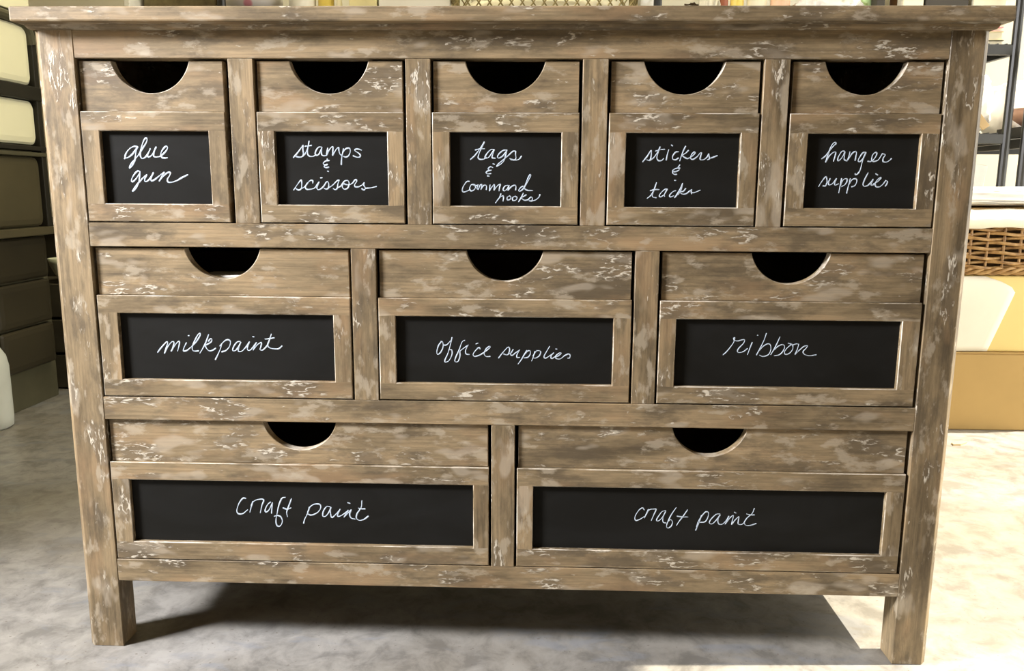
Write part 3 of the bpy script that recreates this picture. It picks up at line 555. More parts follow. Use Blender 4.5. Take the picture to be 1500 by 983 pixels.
for key, cx, xl, xr, bl, br, ccx, text in DRAWERS:
    z0, sp, tp, bb, bt = [v / 1000 for v in ROW[key[0]]]
    cx, xl, xr, bl, br, ccx = [v / 1000 for v in (cx, xl, xr, bl, br, ccx)]
    xl += .0006; xr -= .0011
    xl -= cx; xr -= cx; bl -= cx; br -= cx; ccx -= cx
    bm = bmesh.new(); e = 0.0009
    ring_panel(bm, (xl, bl, br, xr), (0, bb, bt, sp), FY, 0.017, e)
    a, b = xl + .006, xr - .006
    box(bm, a, a + .011, 0.021, 0.36, 0.008, tp - .03, 4); box(bm, b - .011, b, 0.021, 0.36, 0.008, tp - .03, 4)
    box(bm, a + .011, b - .011, 0.021, 0.36, 0.008, 0.014, 4); box(bm, a + .011, b - .011, 0.349, 0.36, 0.014, tp - .03, 4)
    d = obj('drawer', bm, WOODS + [INNER], DR, (cx, 0, z0))
    tag(d, 'drawer with "%s" chalked on it' % text)
    # upper board with the round finger cutout
    l, r = xl + .0016, xr - .0012
    h, w = 0.0403, 0.0510; R = (w * w + h * h) / (2 * h); zc = tp - h + R; a0 = math.asin(w / R)
    arc = [(ccx + R * math.sin(t), zc - R * math.cos(t)) for t in [a0 - 2 * a0 * i / 32 for i in range(33)]]
    prof = [(l, sp + .0002), (r, sp + .0002), (r, tp)] + arc + [(l, tp)]
    bm = bmesh.new(); prism(bm, prof, PY + .0008, 0.019, 0, lambda i: 3 if 3 <= i < 35 else 0)
    # slim eased front lip
    inner = prof; A = [bm.verts.new((x, PY + .0008, z)) for x, z in prof]
    cxm, czm = 0, 0
    n = len(prof); B = []
    for i in range(n):
        p0, p1, p2 = Vector(prof[i - 1]), Vector(prof[i]), Vector(prof[(i + 1) % n])
        t1, t2 = (p1 - p0).normalized(), (p2 - p1).normalized(); nn = (Vector((-t1.y, t1.x)) + Vector((-t2.y, t2.x))).normalized()
        q = p1 + nn * 0.0008; B.append(bm.verts.new((q.x, PY, q.y)))
    for i in range(n):
        f = bm.faces.new((A[i], A[(i + 1) % n], B[(i + 1) % n], B[i])); f.material_index = 3
    bm.faces.new(B).material_index = 0
    bmesh.ops.remove_doubles(bm, verts=bm.verts[:], dist=1e-6)
    obj('pull_board', bm, WOODS, d)
    bm = bmesh.new(); box(bm, bl - .002, br + .002, BY, 0.0145, bb - .002, bt + .002)
    tag(obj('chalkboard', bm, BOARD, d), 'black chalkboard panel')
    bm = bmesh.new(); rw = WRITE_W[key] * 0.88 / 1000
    for si, st in enumerate(LETTERING[key]):
        pts = smooth_line([(x / 1000, BY - .0001, z / 1000) for x, z in st], 5)
        N = len(pts); rr = [rw * (0.86 + 0.24 * math.sin(i * 0.37 + si) * (1 if N > 4 else 0)) for i in range(N)]
        d0 = (pts[1] - pts[0]).normalized() * rw * 0.6; d1 = (pts[-1] - pts[-2]).normalized() * rw * 0.6
        pts = [pts[0] - d0] + pts + [pts[-1] + d1]; rr = [rw * 0.45] + rr + [rw * 0.45]
        tube(bm, pts, rr, 8, 0, False, ((0, 1, 0), 0.00035))
    tag(obj('chalk_lettering', bm, CHALK, d), 'white handwriting reading "%s"' % text)

# ------------------------------------------------------------------ things behind, on the left
CREAM = plain('cream_enamel', (0.88, 0.85, 0.60), 0.25, 0.5, 0.05, 2.5)
OLIVE = plain('olive_trim', (0.085, 0.078, 0.045), 0.45, 0.4, 0.15)
DARKP = plain('dark_brown_panel', (0.080, 0.068, 0.036), 0.4, 0.4, 0.2, 4)
DARKD = plain('dark_drawer_front', (0.034, 0.028, 0.015), 0.5, 0.3, 0.2, 4)
BLACKP = plain('blackened_trim', (0.02, 0.018, 0.012), 0.5)
CB = empty('storage_cabinet', 'tall storage cabinet with glossy cream upper panels and dark lower panels, left of the dresser', 'cabinet', (-1.73, 1.285, 0))
ox, oy = -1.73, 1.285
def cb(name, parts, m, bev=0.002):
    bm = bmesh.new()
    for (x0, x1, y0, y1, z0, z1) in parts: box(bm, x0 - ox, x1 - ox, y0 - oy, y1 - oy, z0, z1, 0, bev, None, 2)
    return obj(name, bm, m, CB)
Y0, Y1 = 1.14, 1.43
cb('carcass', [(-2.0, -1.485, Y0, Y1, 0.0, 1.45)], OLIVE)
cb('corner_post', [(-1.487, -1.455, 1.408, 1.432, 0.514, 1.12)], BLACKP)
cb('rail', [(-1.487, -1.452, Y0, 1.43, 0.908, 0.948)], BLACKP); cb('rail', [(-1.487, -1.452, Y0, 1.43, 0.762, 0.775), ], BLACKP); cb('rail', [(-1.487, -1.452, Y0, 1.43, 0.745, 0.757)], OLIVE)
cb('rail', [(-1.487, -1.440, Y0, 1.43, 0.514, 0.537)], DARKP)
def rounded_panel(name, z0, z1, m, r=0.02, bulge=0.006):
    bm = bmesh.new(); y0, y1 = Y0 + .01, 1.404; pts = []
    for cy, cz, a in ((y1 - r, z1 - r, 0), (y0 + r, z1 - r, 90), (y0 + r, z0 + r, 180), (y1 - r, z0 + r, 270)):
        for t in range(7):
            an = math.radians(a + t * 15); pts.append((cy + r * math.cos(an), cz + r * math.sin(an)))
    loops = []
    mc = ((y0 + y1) / 2, (z0 + z1) / 2)
    for k, (s, x) in enumerate(((0, -1.487), (0, -1.468), (0.006, -1.463), (0.02, -1.461))):
        L = []
        for y, z in pts:
            dy, dz = y - mc[0], z - mc[1]
            L.append(bm.verts.new((x - ox, mc[0] + dy * (1 - s / (y1 - y0) * 2) - oy, mc[1] + dz * (1 - s / (z1 - z0) * 2))))
        loops.append(L)
    n = len(pts)
    for A, B in zip(loops, loops[1:]):
        for i in range(n): bm.faces.new((A[i], A[(i + 1) % n], B[(i + 1) % n], B[i]))
    bm.faces.new(loops[-1])
    return obj(name, bm, m, CB, smooth=False)
rounded_panel('panel', 0.952, 1.118, CREAM); rounded_panel('panel', 0.780, 0.905, CREAM)
rounded_panel('panel', 0.541, 0.742, DARKP)
for z0, z1 in ((0.385, 0.508), (0.25, 0.378), (0.12, 0.243)): rounded_panel('drawer', z0, z1, DARKD, 0.008)
cb('plinth', [(-1.99, -1.49, Y0 + .01, 1.42, 0.0, 0.105)], BLACKP)
# curved olive band across the top, bending down at the far corner
bm = bmesh.new()
pts = [(-1.462, Y0 + .02, 1.135), (-1.462, 1.24, 1.135), (-1.462, 1.34, 1.132), (-1.462, 1.385, 1.124), (-1.462, 1.408, 1.105), (-1.462, 1.418, 1.07)]
tube(bm, [(a - ox, b - oy, c) for a, b, c in smooth_line(pts, 5)], 0.014, 10, 0); obj('band', bm, OLIVE, CB)
cb('head_panel', [(-1.487, -1.465, Y0 + .01, 1.43, 1.155, 1.44)], CREAM)

bm = bmesh.new()
x0, x1, y0, y1, h = -1.85, -1.30, 1.50, 1.70, 0.352
for k in range(3):
    z = 0.006 + k * 0.117
    box(bm, x0, x1, y0, y0 + .016, z, z + .108, 0, .002); box(bm, x0, x1, y1 - .016, y1, z, z + .108, 0, .002)
    box(bm, x0, x0 + .016, y0 + .016, y1 - .016, z, z + .108, 0, .002); box(bm, x1 - .016, x1, y0 + .016, y1 - .016, z, z + .108, 0, .002)
for xx in (x0 + .016, x1 - .046):
    for yy in (y0 + .016, y1 - .046): box(bm, xx, xx + .03, yy, yy + .03, 0, h, 0)
box(bm, x0 + .016, x1 - .016, y0 + .016, y1 - .016, 0.338, h, 0)
CRATE = plain('dark_crate_wood', (0.05, 0.042, 0.024), 0.7, 0.3, 0.25, 14)
tag(obj('wooden_crate', bm, CRATE), 'low dark wooden crate on the floor behind the cream and dark cabinet', 'crate')
bm = bmesh.new(); lathe(bm, [(0.02, 0), (0.028, 0.002), (0.045, 0.022), (0.058, 0.05), (0.064, 0.074), (0.061, 0.074), (0.054, 0.05), (0.04, 0.022), (0.02, 0.008)], 30)
tag(obj('bowl', bm, plain('pale_green_glaze', (0.62, 0.64, 0.46), 0.35, 0.5, 0.05), loc=(-1.487, 1.56, 0.353), smooth=True), 'small pale bowl on the dark crate, peeking out left of the dresser', 'bowl')
bm = bmesh.new(); box(bm, -1.95, -1.27, 1.73, 2.2, 0.0, 0.5, 0, .012, None, 3); box(bm, -1.96, -1.26, 1.72, 2.21, 0.5, 0.535, 0, .008, None, 3)
tag(obj('storage_bin', bm, plain('dark_bin_plastic', (0.04, 0.034, 0.02), 0.5)), 'dark lidded storage bin against the back wall behind the crate', 'bin')
LK = empty('locker', 'olive brown locker standing behind the dresser top, left of the wire rack', 'locker', (-1.1, 1.83, 0))
OLB = plain('olive_brown_paint', (0.155, 0.125, 0.06), 0.6, 0.3, 0.3, 40)
bm = bmesh.new(); box(bm, -0.125, 0.125, -.18, .2, 0, 1.42, 0, .004); obj('body', bm, OLB, LK)
bm = bmesh.new(); box(bm, -0.115, 0.115, -.195, -.181, 0.06, 1.40, 0, .003); ld = obj('door', bm, OLB, LK)
bm = bmesh.new(); tube(bm, [(0.09, -.196, .8), (0.09, -.215, .81), (0.09, -.215, .9), (0.09, -.196, .91)], .005); obj('handle', bm, BLACKP, ld)
WHITE = plain('white_paint', (0.82, 0.80, 0.74), 0.6, 0.3, 0.04)
bm = bmesh.new(); box(bm, -0.009, 0.009, -.05, .05, 0, 1.38, 0, .002)
tag(obj('board', bm, WHITE, loc=(-1.24, 1.62, 0)), 'narrow white board standing upright beside the olive brown locker', 'board')
JG = empty('jug', 'pale plastic jug on the floor in front of the tall cabinet', 'jug', (-1.462, 1.06, 0), math.pi)
bm = bmesh.new(); lathe(bm, [(0.05, 0), (0.058, 0.006), (0.06, 0.03), (0.06, 0.17), (0.055, 0.2), (0.03, 0.245), (0.019, 0.255), (0.019, 0.275)], 30)
MILK = plain('frosted_plastic', (0.62, 0.64, 0.58), 0.5, 0.4, 0.08); obj('body', bm, MILK, JG, smooth=True)
bm = bmesh.new(); lathe(bm, [(0.0215, 0), (0.022, 0.002), (0.022, 0.018), (0.019, 0.021)], 20, (0, 0, 0.262)); obj('cap', bm, WHITE, JG)
bm = bmesh.new(); tube(bm, smooth_line([(0.045, 0.0, 0.215), (0.075, 0.0, 0.22), (0.083, 0.0, 0.18), (0.075, 0.0, 0.12), (0.058, 0, 0.11)], 4), 0.008); obj('handle', bm, MILK, JG)

# ------------------------------------------------------------------ unseen strip light, added to brighten the cabinet and rack tops
CLT = empty('added_fill_light', 'added strip light out of view under the ceiling, brightening the cabinet and racks', 'light', (-0.5, 1.15, 2.7))
bm = bmesh.new(); box(bm, -.62, .62, -.06, .06, -.05, 0, 0, .004); box(bm, -.62, -.60, -.05, .05, -.09, -.05, 0, .002); box(bm, .60, .62, -.05, .05, -.09, -.05, 0, .002); obj('housing', bm, WHITE, CLT)
kt = NT('fill_light_tube'); kt.b.inputs['Emission Color'].default_value = (1, 0.95, 0.82, 1); kt.b.inputs['Emission Strength'].default_value = 6.0
for yy in (-.028, .028):
    bm = bmesh.new(); tube(bm, [(-.60, yy, -.072), (.60, yy, -.072)], .013, 12); obj('tube', bm, kt.m, CLT, smooth=True)
cld = bpy.data.lights.new('fill_strip_lamp', 'AREA'); cld.shape = 'RECTANGLE'; cld.size = 1.2; cld.size_y = 0.1; cld.energy = 32.0; cld.color = (1, 0.90, 0.62)
clo = bpy.data.objects.new('fill_strip_lamp', cld); COL.objects.link(clo); clo.location = (-0.5, 1.15, 2.60)

# ------------------------------------------------------------------ black wire racks behind
STEEL = plain('black_steel', (0.016, 0.016, 0.015), 0.38, 0.5, 0.2, 30)
def rack(label, xs, y0, y1, shelves, top):
    R = empty('wire_rack', label, 'rack', (xs[0], y0, 0), group='black wire racks')
    bx, by = xs[0], y0
    for x in xs:
        for y in (y0, y1):
            bm = bmesh.new(); tube(bm, [(x - bx, y - by, 0.0), (x - bx, y - by, top)], 0.0125, 12)
            lathe(bm, [(0.02, 0), (0.02, 0.012), (0.013, 0.02)], 12, (x - bx, y - by, 0)); obj('post', bm, STEEL, R)
    for z in shelves:
        bm = bmesh.new(); xa, xb = xs[0] - bx, xs[-1] - bx; yb = y1 - by
        for yy in (0.0, yb):
            box(bm, xa, xb, yy - .006, yy + .006, z - .034, z - .004, 0, .002)
        for xx in (xa, xb): box(bm, xx - .006, xx + .006, 0, yb, z - .034, z - .004, 0, .002)
        n = int((xb - xa) / 0.026)
        for i in range(1, n): tube(bm, [(xa + (xb - xa) * i / n, 0, z - .003), (xa + (xb - xa) * i / n, yb, z - .003)], 0.0028, 5)
        for j in range(1, 4): tube(bm, [(xa, yb * j / 4, z - .008), (xb, yb * j / 4, z - .008)], 0.003, 5)
        obj('shelf', bm, STEEL, R)
    return R
rack('long black wire shelving rack behind the dresser, its end post showing at the right', (-0.915, 0.392, 1.447), 1.5, 1.95, (0.30, 0.834, 1.090, 1.62), 1.75)
rack('narrow black wire rack at the right edge, beside the long rack', (1.505, 1.90), 1.5, 1.95, (0.30, 0.822, 1.62), 1.75)

SH1, SH2 = 1.0905, 0.8345
def sx(px, y=1.56): return 0.046 + (-1.206 + (px - 185) * 0.002029 - 0.046) * (y + 1.0794 + .07) / (1.5 + 1.0794 + .07)
PINK = plain('pink_glaze', (0.80, 0.30, 0.38), 0.4, 0.5, 0.3)
def mat_floral():
    k = NT('floral_china'); v = k.n('ShaderNodeTexVoronoi'); v.inputs['Scale'].default_value = 22.0
    k.t.links.new(k.base(), v.inputs['Vector'])
    f = k.ramp(v.outputs['Distance'], [(0.30, 1.0), (0.42, 0.0)])
    c = k.mix(f, (0.88, 0.84, 0.82), (0.78, 0.32, 0.40))
    return k.out(c, 0.3, 0.5)
FLORAL = mat_floral()
DKBOX = plain('dark_card', (0.045, 0.038, 0.028), 0.6)
def carton(name, px0, px1, z0, h, m, label, cat, y0=1.56, d=0.2, lid=True, group='boxes on the long wire rack'):
    xa, xb = sx(px0, y0), sx(px1, y0); w = xb - xa
    r = empty(name, label, cat, ((xa + xb) / 2, y0 + d / 2, z0), 0, group)
    bm = bmesh.new(); box(bm, -w / 2 + .001, w / 2 - .001, -d / 2, d / 2, 0, h, 0, .002, None, 2); obj('body', bm, m, r)
    if lid:
        bm = bmesh.new(); box(bm, -w / 2, w / 2, -d / 2 - .002, d / 2 + .002, h - .03, h + .004, 0, .002, None, 2)
        for v in bm.verts: pass
        obj('lid', bm, m, r)
    return r
def jar(px0, px1, z0, h, m, lidm, label, y=1.62, name='jar'):
    xa, xb = sx(px0, y), sx(px1, y); R = (xb - xa) / 2 * .93
    r = empty(name, label, name, ((xa + xb) / 2, y, z0), 0, name + 's on the long wire rack')
    if name == 'bottle': pr = [(R * .9, 0), (R, .005), (R, h * .62), (R * .8, h * .70), (R * .36, h * .80), (R * .34, h * .95)]; lr = R * .4
    else: pr = [(R * .92, 0), (R, .006), (R, h * .80), (R * .94, h * .86), (R * .84, h * .88), (R * .84, h * .94)]; lr = R * .92
    bm = bmesh.new(); lathe(bm, pr, 24); obj('body', bm, m, r, smooth=True)
    bm = bmesh.new(); lathe(bm, [(lr, h * .88), (lr * 1.02, h * .885), (lr * 1.02, h * .985), (lr * .9, h)], 24); obj('lid' if name == 'jar' else 'cap', bm, lidm, r)
    return r
YEL = plain('yellow_plastic', (0.80, 0.62, 0.14), 0.4); LEM = plain('lemon_card', (0.85, 0.76, 0.42), 0.5); CRM = plain('cream_card', (0.84, 0.78, 0.58), 0.7, 0.2)
PCH = plain('peach_plastic', (0.80, 0.52, 0.34), 0.5); RED = plain('brick_red_tin', (0.40, 0.14, 0.09), 0.5); GRN = plain('light_green_glass', (0.50, 0.68, 0.34), 0.25); BRN = plain('brown_glass', (0.16, 0.085, 0.035), 0.25)
TAN = plain('tan_card', (0.56, 0.40, 0.21), 0.7, 0.2); FAB = plain('white_fabric', (0.84, 0.82, 0.76), 0.9, 0.1, 0.04, 20, 0, 0.3); LIN = plain('cream_fabric', (0.82, 0.77, 0.60), 0.9, 0.1, 0.05, 20, 0, 0.3)

carton('box', 322, 424, SH1, 0.108, DKBOX, 'dark box under the pink flowered bowl on the wire rack', 'box', 1.55, 0.22, False)
bm = bmesh.new(); lathe(bm, [(0.03, 0), (0.045, 0.001), (0.08, 0.012), (0.096, 0.035), (0.101, 0.075), (0.096, 0.075), (0.091, 0.038), (0.08, 0.018), (0.03, 0.008)], 40)
tag(obj('bowl', bm, FLORAL, loc=(sx(373, 1.66), 1.66, SH1 + .1085), smooth=True), 'white bowl with pink flowers showing above the left half of the dresser top', 'bowl')
jar(428, 470, SH1, 0.22, WHITE, WHITE, 'white canister between the flowered bowl and the yellow jar')
jar(472, 497, SH1, 0.19, YEL, YEL, 'small lemon yellow jar right of the white canister on the rack')
jar(499, 509, SH1, 0.20, CRM, BLACKP, 'slim cream bottle between the yellow jar and the pale yellow box', 1.6, 'bottle')
carton('box', 518, 560, SH1, 0.20, LEM, 'pale yellow box left of the wide white box on the rack', 'box')
carton('box', 562, 669, SH1, 0.21, WHITE, 'wide white box left of the wire basket on the rack', 'box')
# wire basket with cream cloth
xa, xb = sx(671), sx(943); wv = (xb - xa) / 2
WB = empty('wire_basket', 'gold wire lattice basket behind the middle of the dresser top', 'basket', ((xa + xb) / 2, 1.68, SH1))
GOLD = plain('gold_wire', (0.24, 0.19, 0.075), 0.45, 0.4, 0.1, 20, 0.3)
bm = bmesh.new(); dpt, hh = 0.13, 0.20
def ring(z, r=.003): tube(bm, [(-wv, -dpt, z), (wv, -dpt, z), (wv, dpt, z), (-wv, dpt, z)], r, 6, 0, True)
ring(.003, .004); ring(hh, .005); ring(.10); ring(.135)
per = [(-wv, -dpt), (wv, -dpt), (wv, dpt), (-wv, dpt)]
for i in range(4):
    a, b = Vector(per[i]), Vector(per[(i + 1) % 4]); n = max(4, int((b - a).length / .033))
    for j in range(n):
        p, q = a.lerp(b, j / n), a.lerp(b, (j + 1) / n)
        for z in (0.003, 0.052, 0.101, 0.150):
            tube(bm, [(p.x, p.y, z), (q.x, q.y, z + .049)], .0024, 5); tube(bm, [(q.x, q.y, z), (p.x, p.y, z + .049)], .0024, 5)
for j in range(1, 12):
    x = -wv + 2 * wv * j / 12; tube(bm, [(x, -dpt, .003), (x, dpt, .003)], .002, 5)
obj('basket_frame', bm, GOLD, WB)
bm = bmesh.new(); blob(bm, (0, 0, 0.09), (wv - .03, dpt - .028, 0.075), .12, 7, 4, 3.0, True, .012)
tag(obj('folded_cloth', bm, LIN, loc=((xa + xb) / 2, 1.68, SH1), smooth=True), 'cream cloth lying inside the gold wire basket', 'cloth')
carton('box', 947, 975, SH1, 0.24, WHITE, 'narrow white box behind the middle post of the long rack', 'box', 1.60, 0.1)
bm = bmesh.new(); cx = sx(1010, 1.66)
for i in range(46):
    a = random.uniform(0, 6.28); pts = []
    for j in range(9):
        t = a + j * 0.35; rr = 0.043 + random.uniform(-.006, .006)
        pts.append((rr * math.cos(t), rr * math.sin(t), 0.012 + 0.13 * i / 46 + random.uniform(-.006, .008)))
    tube(bm, smooth_line(pts, 2), .0022, 5)
TWIG = plain('twig_bark', (0.10, 0.075, 0.05), 0.8, 0.2, 0.35, 60)
tag(obj('twig_nest', bm, TWIG, loc=(cx, 1.66, SH1)), 'dark twig nest right of the middle rack post', 'nest')
bm = bmesh.new(); blob(bm, (0, 0, 0.085), (0.028, 0.05, 0.085), .28, 12, 4, 9.0, True, 0)
tag(obj('lace_bundle', bm, LIN, loc=(sx(1047, 1.62), 1.62, SH1), smooth=True), 'cream ruffled lace bundle right of the twig nest', 'bundle')
jar(1062, 1075, SH1, 0.18, RED, CRM, 'slim brick red jar left of the bright yellow jar')
jar(1077, 1098, SH1, 0.19, YEL, YEL, 'bright yellow jar between the brick red and the cream jar')
jar(1101, 1131, SH1, 0.20, CRM, WHITE, 'cream jar between the bright yellow and the peach jar')
jar(1135, 1165, SH1, 0.20, PCH, PCH, 'peach coloured jar left of the crumpled white cloth')
bm = bmesh.new(); blob(bm, (0, 0, 0.075), (0.10, 0.09, 0.072), .25, 9, 5, 5.0, True, 0)
tag(obj('crumpled_cloth', bm, FAB, loc=(sx(1215, 1.64), 1.64, SH1), smooth=True), 'crumpled white cloth between the peach jar and the green bottle', 'cloth')
jar(1264, 1283, SH1, 0.24, GRN, GRN, 'light green bottle right of the crumpled white cloth', 1.62, 'bottle')
carton('box', 1288, 1301, SH1, 0.20, DKBOX, 'very narrow dark box between the green bottle and the brown jar', 'box')
jar(1307, 1323, SH1, 0.18, BRN, TAN, 'brown glass jar right of the very narrow dark box')
carton('box', 1326, 1356, SH1, 0.21, CRM, 'cream box left of the large dark box near the right end of the rack', 'box')
carton('box', 1358, 1420, SH1, 0.24, DKBOX, 'large dark box near the right end of the rack', 'box')
def book(px0, px1, y0, d, z, h, m, label):
    xa, xb = sx(px0, y0), sx(px1, y0); w = xb - xa
    r = empty('book', label, 'book', ((xa + xb) / 2, y0 + d / 2, z), 0, 'books piled under the cream box')
    bm = bmesh.new(); box(bm, -w / 2 + .004, w / 2 - .003, -d / 2 + .004, d / 2 - .004, .002, h - .002); obj('pages', bm, CRM, r)
    bm = bmesh.new(); box(bm, -w / 2, w / 2, -d / 2, d / 2, 0, .002); box(bm, -w / 2, w / 2, -d / 2, d / 2, h - .002, h); box(bm, -w / 2, -w / 2 + .003, -d / 2, d / 2, .002, h - .002); obj('cover', bm, m, r)
book(1424, 1475, 1.55, 0.2, SH1, 0.016, DKBOX, 'dark covered book lowest in the pile under the cream box')
book(1426, 1474, 1.552, 0.19, SH1 + .0162, 0.026, LEM, 'pale yellow book in the middle of the pile under the cream box')
book(1425, 1473, 1.555, 0.19, SH1 + .0424, 0.012, PINK, 'pink covered book on top of the pile under the cream box')
carton('box', 1426, 1474, SH1 + .0546, 0.11, CRM, 'cream box on the pile of books at the right end of the rack', 'box', 1.56, 0.18)

bm = bmesh.new(); blob(bm, (0, 0, 0.105), (0.17, 0.12, 0.105), .16, 6, 5, 2.0, True, 0)
tag(obj('plastic_bag', bm, FAB, loc=(1.33, 1.77, SH2), smooth=True), 'big stuffed white bag on the middle shelf of the long rack', 'bag')
bm = bmesh.new(); box(bm, -.012, .012, -.004, .004, 0, .24, 0, .001)
tag(obj('wooden_plank', bm, TAN, loc=(1.43, 1.585, SH2 + .018), rot=(math.radians(-6), math.radians(-38), 0)), 'tan wooden plank leaning in front of the stuffed white bag', 'plank')
bm = bmesh.new(); blob(bm, (0, 0, 0.03), (0.07, 0.035, 0.028), .2, 8, 4, 6.0, True, 0)
tag(obj('pouch', bm, plain('lime_cloth', (0.72, 0.72, 0.34), 0.8), loc=(1.27, 1.56, SH2), smooth=True), 'yellow green pouch at the front of the middle shelf', 'pouch')
bm = bmesh.new(); lathe(bm, [(0.03, 0), (0.05, 0.004), (0.085, 0.03), (0.095, 0.055), (0.09, 0.055), (0.08, 0.032), (0.03, 0.01)], 32)
tag(obj('bowl', bm, plain('terracotta', (0.48, 0.27, 0.17), 0.6), loc=(1.615, 1.62, 0.858), smooth=True), 'brown clay bowl in the dark tray at the right edge', 'bowl')
bm = bmesh.new()
box(bm, -.10, .10, -.09, .09, 0, .006, 0, .002)
for a in ((-.10, -.095, -.09, .09), (.095, .10, -.09, .09), (-.095, .095, -.09, -.085), (-.095, .095, .085, .09)): box(bm, a[0], a[1], a[2], a[3], .006, .034)
for i in range(12): box(bm, -.088 + i * .0155, -.080 + i * .0155, -.092, -.0895, .008, .028)
tag(obj('tray', bm, BLACKP, loc=(1.63, 1.62, 0.8225)), 'dark slotted tray on the narrow rack at the right edge', 'tray')
bm = bmesh.new(); blob(bm, (0, 0, 0.10), (0.11, 0.08, 0.10), .10, 5, 5, 4.0, False, 0)
tag(obj('pillow', bm, FAB, loc=(1.66, 1.815, 0.8225), smooth=True), 'plump white pillow behind the clay bowl on the narrow rack', 'pillow')
HB_ = empty('cloth_bag', 'small puffy cream bag hanging on the rack post at the right edge', 'bag', (1.495, 1.443, 1.0))
bm = bmesh.new(); blob(bm, (0, 0, 0.04), (.037, .034, .042), .12, 7, 4, 2.5); obj('body', bm, LIN, HB_, smooth=True)
bm = bmesh.new(); tube(bm, smooth_line([(-.012, 0.0, .078), (-.010, .035, .125), (0.0, .074, .135), (.022, .076, .135), (.028, .04, .125), (.014, 0.0, .078)], 4), .0035, 6); obj('strap', bm, LIN, HB_, smooth=True)
# below the middle shelf
bm = bmesh.new(); box(bm, -.11, .11, -.006, .006, 0, .44, 0, .002)
tag(obj('foam_board', bm, FAB, loc=(1.30, 1.60, 0.325), rot=(math.radians(-6), math.radians(9), 0)), 'white foam board leaning under the middle shelf of the long rack', 'board')
bm = bmesh.new(); box(bm, -.14, .14, -.006, .006, 0, .44, 0, .002)
tag(obj('cardboard_sheet', bm, TAN, loc=(1.36, 1.85, 0.302), rot=(math.radians(-5), 0, 0)), 'tan cardboard sheet standing behind the white foam board', 'board')
bm = bmesh.new(); box(bm, -.17, .17, -.05, .05, 0, .30, 0, .004); box(bm, -.173, .173, -.053, .053, .30, .325, 0, .003)
tag(obj('storage_tin', bm, BLACKP, loc=(1.25, 1.72, 0.302)), 'black lidded tin between the foam board and the cardboard sheet', 'tin')

# ------------------------------------------------------------------ boxes and basket, lower right
CARD = plain('cardboard', (0.47, 0.315, 0.125), 0.75, 0.15, 0.06, 5)
CB1 = empty('cardboard_box', 'tan cardboard box on the sunlit floor right of the dresser, lowest of the stack', 'box', (1.33, 1.33, 0))
bm = bmesh.new(); box(bm, -.37, .37, -.15, .15, 0, .218, 0, .003); obj('body', bm, CARD, CB1)
bm = bmesh.new()
for y0_, y1_ in ((-.15, -.002), (.002, .15)): box(bm, -.37, .37, y0_, y1_, .2185, .222, 0, .001)
obj('flap', bm, CARD, CB1)
PALE = plain('pale_yellow_card', (0.82, 0.65, 0.27), 0.7, 0.15, 0.04, 4)
CB2 = empty('cardboard_box', 'pale cream box between the tan cardboard box and the wicker basket', 'box', (1.33, 1.33, 0.2225))
bm = bmesh.new(); box(bm, -.36, .36, -.14, .14, 0, .212, 0, .006, None, 3); obj('body', bm, PALE, CB2)
# a loose pale sheet bulging over the left part of the front
bm = bmesh.new(); nu, nv = 18, 14; g = {}
for i in range(nu + 1):
    for j in range(nv + 1):
        u, v = i / nu, j / nv; edge = -0.04 + 0.075 * v if v < 0.78 else 0.0185 - 0.085 * ((v - 0.78) / 0.22) ** 2
        x = -.36 + (0.36 + edge) * u; z = .002 + .208 * v
        y = -.142 - .022 * math.sin(math.pi * min(1, u * 0.5 + .5)) * (0.35 + 0.65 * v)
        g[i, j] = bm.verts.new((x, y, z))
for i in range(nu):
    for j in range(nv): bm.faces.new((g[i, j], g[i + 1, j], g[i + 1, j + 1], g[i, j + 1]))
o = obj('front_sheet', bm, plain('white_card', (0.86, 0.82, 0.70), 0.7, 0.15, 0.03), CB2, smooth=True)
md = o.modifiers.new('thick', 'SOLIDIFY'); md.thickness = .002

def mat_wicker():
    k = NT('wicker'); nz = k.noise((40, 40, 60), 4, 0.6)
    return k.out(k.ramp(nz, [(0.3, (0.17, 0.085, 0.026)), (0.5, (0.36, 0.20, 0.065)), (0.7, (0.52, 0.33, 0.13))]), 0.45, 0.4)
WICK = mat_wicker()
WK = empty('wicker_basket', 'brown wicker basket lined with white cloth on the pale box, right of the dresser', 'basket', (1.33, 1.315, 0.4350))
def perim(a, b, r=.05, n=9):
    pts = []
    for cx, cy, s in ((a - r, -b + r, -90), (a - r, b - r, 0), (-a + r, b - r, 90), (-a + r, -b + r, 180)):
        for t in range(n): an = math.radians(s + 90 * t / (n - 1)); pts.append(Vector((cx + r * math.cos(an), cy + r * math.sin(an), 0)))
    out = []
    for p, q in zip(pts, pts[1:] + pts[:1]):
        L = (q - p).length; m = max(1, int(L / .011))
        for j in range(m): out.append(p.lerp(q, j / m))
    return out
A_, B_ = .355, .130
P0 = perim(A_, B_); NP = len(P0)
bm = bmesh.new(); HB = .135
for row in range(9):
    z = .022 + row * .0128
    pts = []
    for i, p in enumerate(P0):
        ph = math.sin(2 * math.pi * i / NP * round(NP / 13) + math.pi * (row % 2))
        out_ = Vector((p.x / A_, p.y / B_, 0)); out_ = Vector((out_.x ** 5, out_.y ** 5, 0)); out_ = out_.normalized() if out_.length > 0 else out_
        pts.append(p + out_ * (.0075 * ph) + Vector((0, 0, z + .0028 * math.cos(2 * math.pi * i / NP * round(NP / 13) + math.pi * (row % 2)))))
    tube(bm, pts, .0050, 6, 0, True)
obj('weave', bm, WICK, WK, smooth=True)
bm = bmesh.new()
for i in range(0, NP, 4):
    p = P0[i]; tube(bm, [(p.x, p.y, .004), (p.x, p.y, HB)], .0035, 5)
obj('stakes', bm, WICK, WK)
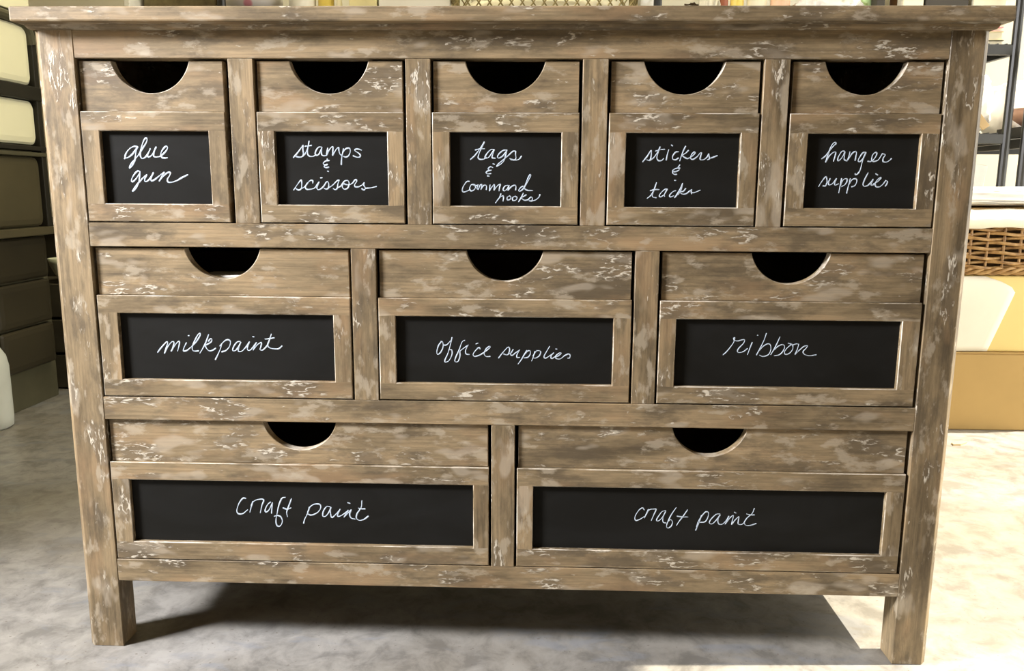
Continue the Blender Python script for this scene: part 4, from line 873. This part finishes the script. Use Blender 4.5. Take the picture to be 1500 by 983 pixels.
def braid(z, amp=.007, r=.0052):
    bm = bmesh.new()
    for s in range(3):
        pts = []
        for i, p in enumerate(P0):
            t = 2 * math.pi * i / NP * round(NP / 9) + s * 2 * math.pi / 3
            out_ = Vector((p.x / A_, p.y / B_, 0)); out_ = Vector((out_.x ** 5, out_.y ** 5, 0)).normalized()
            pts.append(p * 1.012 + out_ * amp * .6 * math.cos(t) + Vector((0, 0, z + amp * math.sin(t))))
        tube(bm, pts, r, 5, 0, True)
    return bm
obj('base_braid', braid(.0125), WICK, WK, smooth=True); obj('rim', braid(HB + .002), WICK, WK, smooth=True)
bm = bmesh.new(); box(bm, -A_ + .012, A_ - .012, -B_ + .012, B_ - .012, .003, .009); obj('bottom', bm, WICK, WK)
bm = bmesh.new()
for a_ in ((-A_ + .014, A_ - .014, -B_ + .014, -B_ + .017), (-A_ + .014, A_ - .014, B_ - .017, B_ - .014), (-A_ + .014, -A_ + .017, -B_ + .017, B_ - .017), (A_ - .017, A_ - .014, -B_ + .017, B_ - .017)):
    box(bm, *a_, .009, .128)
obj('gap_shade_backing', bm, plain('weave_gap_shade', (0.05, 0.028, 0.012), 0.9, 0.1), WK)  # dark backing, puts shade into the gaps of the weave
# cloth hanging over the rim
def drape(a, b, z0, z1, wav, seed):
    bm = bmesh.new(); P = perim(a, b); n = len(P); rows = []
    for j, (off, z) in enumerate(((-.03, z1 - .02), (-.012, z1), (.004, z1 - .004), (.010, (z0 + z1) / 2), (.012, z0))):
        R = []
        for i, p in enumerate(P):
            o_ = Vector((p.x / a, p.y / b, 0)); o_ = Vector((o_.x ** 5, o_.y ** 5, 0)).normalized()
            w = wav * mnoise.noise(Vector((p.x * 22 + seed, p.y * 22, j * .4)))
            R.append(bm.verts.new(p + o_ * (off + w * .6) + Vector((0, 0, z + w * (1.0 if j in (0, 4) else .5)))))
        rows.append(R)
    for A, B in zip(rows, rows[1:]):
        for i in range(n): bm.faces.new((A[i], A[(i + 1) % n], B[(i + 1) % n], B[i]))
    return bm
o = obj('lining', drape(A_ + .006, B_ + .006, .128, .178, .006, 1.0), LIN, WK, smooth=True)
md = o.modifiers.new('thick', 'SOLIDIFY'); md.thickness = .003
BURL = plain('burlap', (0.42, 0.28, 0.13), 0.9, 0.1, 0.2, 80, 0, .4)
bm = bmesh.new(); blob(bm, (0, 0, 0), (.31, .108, .022), .12, 8, 5, 7.0, True)
tag(obj('burlap_fold', bm, BURL, loc=(1.35, 1.315, 0.596), smooth=True), 'tan burlap folded under the white cloth in the wicker basket', 'cloth')
bm = bmesh.new(); blob(bm, (0, 0, 0), (.33, .124, .024), .20, 9, 5, 11.0, True)
tag(obj('folded_cloth', bm, FAB, loc=(1.33, 1.315, 0.646), smooth=True), 'white cloth piled on top in the wicker basket', 'cloth')
bm = bmesh.new()
t = bmesh.new(); pr = [(-.03, -.008), (-.01, -.013), (.02, -.004), (.032, .004), (.01, .012), (-.022, .006)]
prism(bm, pr, 0, .004); 
for v in bm.verts: v.co = Vector((v.co.x, v.co.z, v.co.y))
t.free()
tag(obj('wood_scrap', bm, TAN, loc=(1.17, 1.05, 0.0), rot=(0, 0, 0.35)), 'small tan scrap lying on the sunlit floor before the tan cardboard box', 'scrap')

# white box inside the milk paint drawer, seen through its finger cutout
bm = bmesh.new(); box(bm, -.045, .045, -.028, .028, 0, .148, 0, .002); box(bm, -.047, .047, -.03, .03, .132, .150, 0, .001)
tag(obj('small_box', bm, WHITE, loc=(-0.373, 0.056, 0.3912)), 'white box inside the milkpaint drawer, seen through the cutout', 'box')
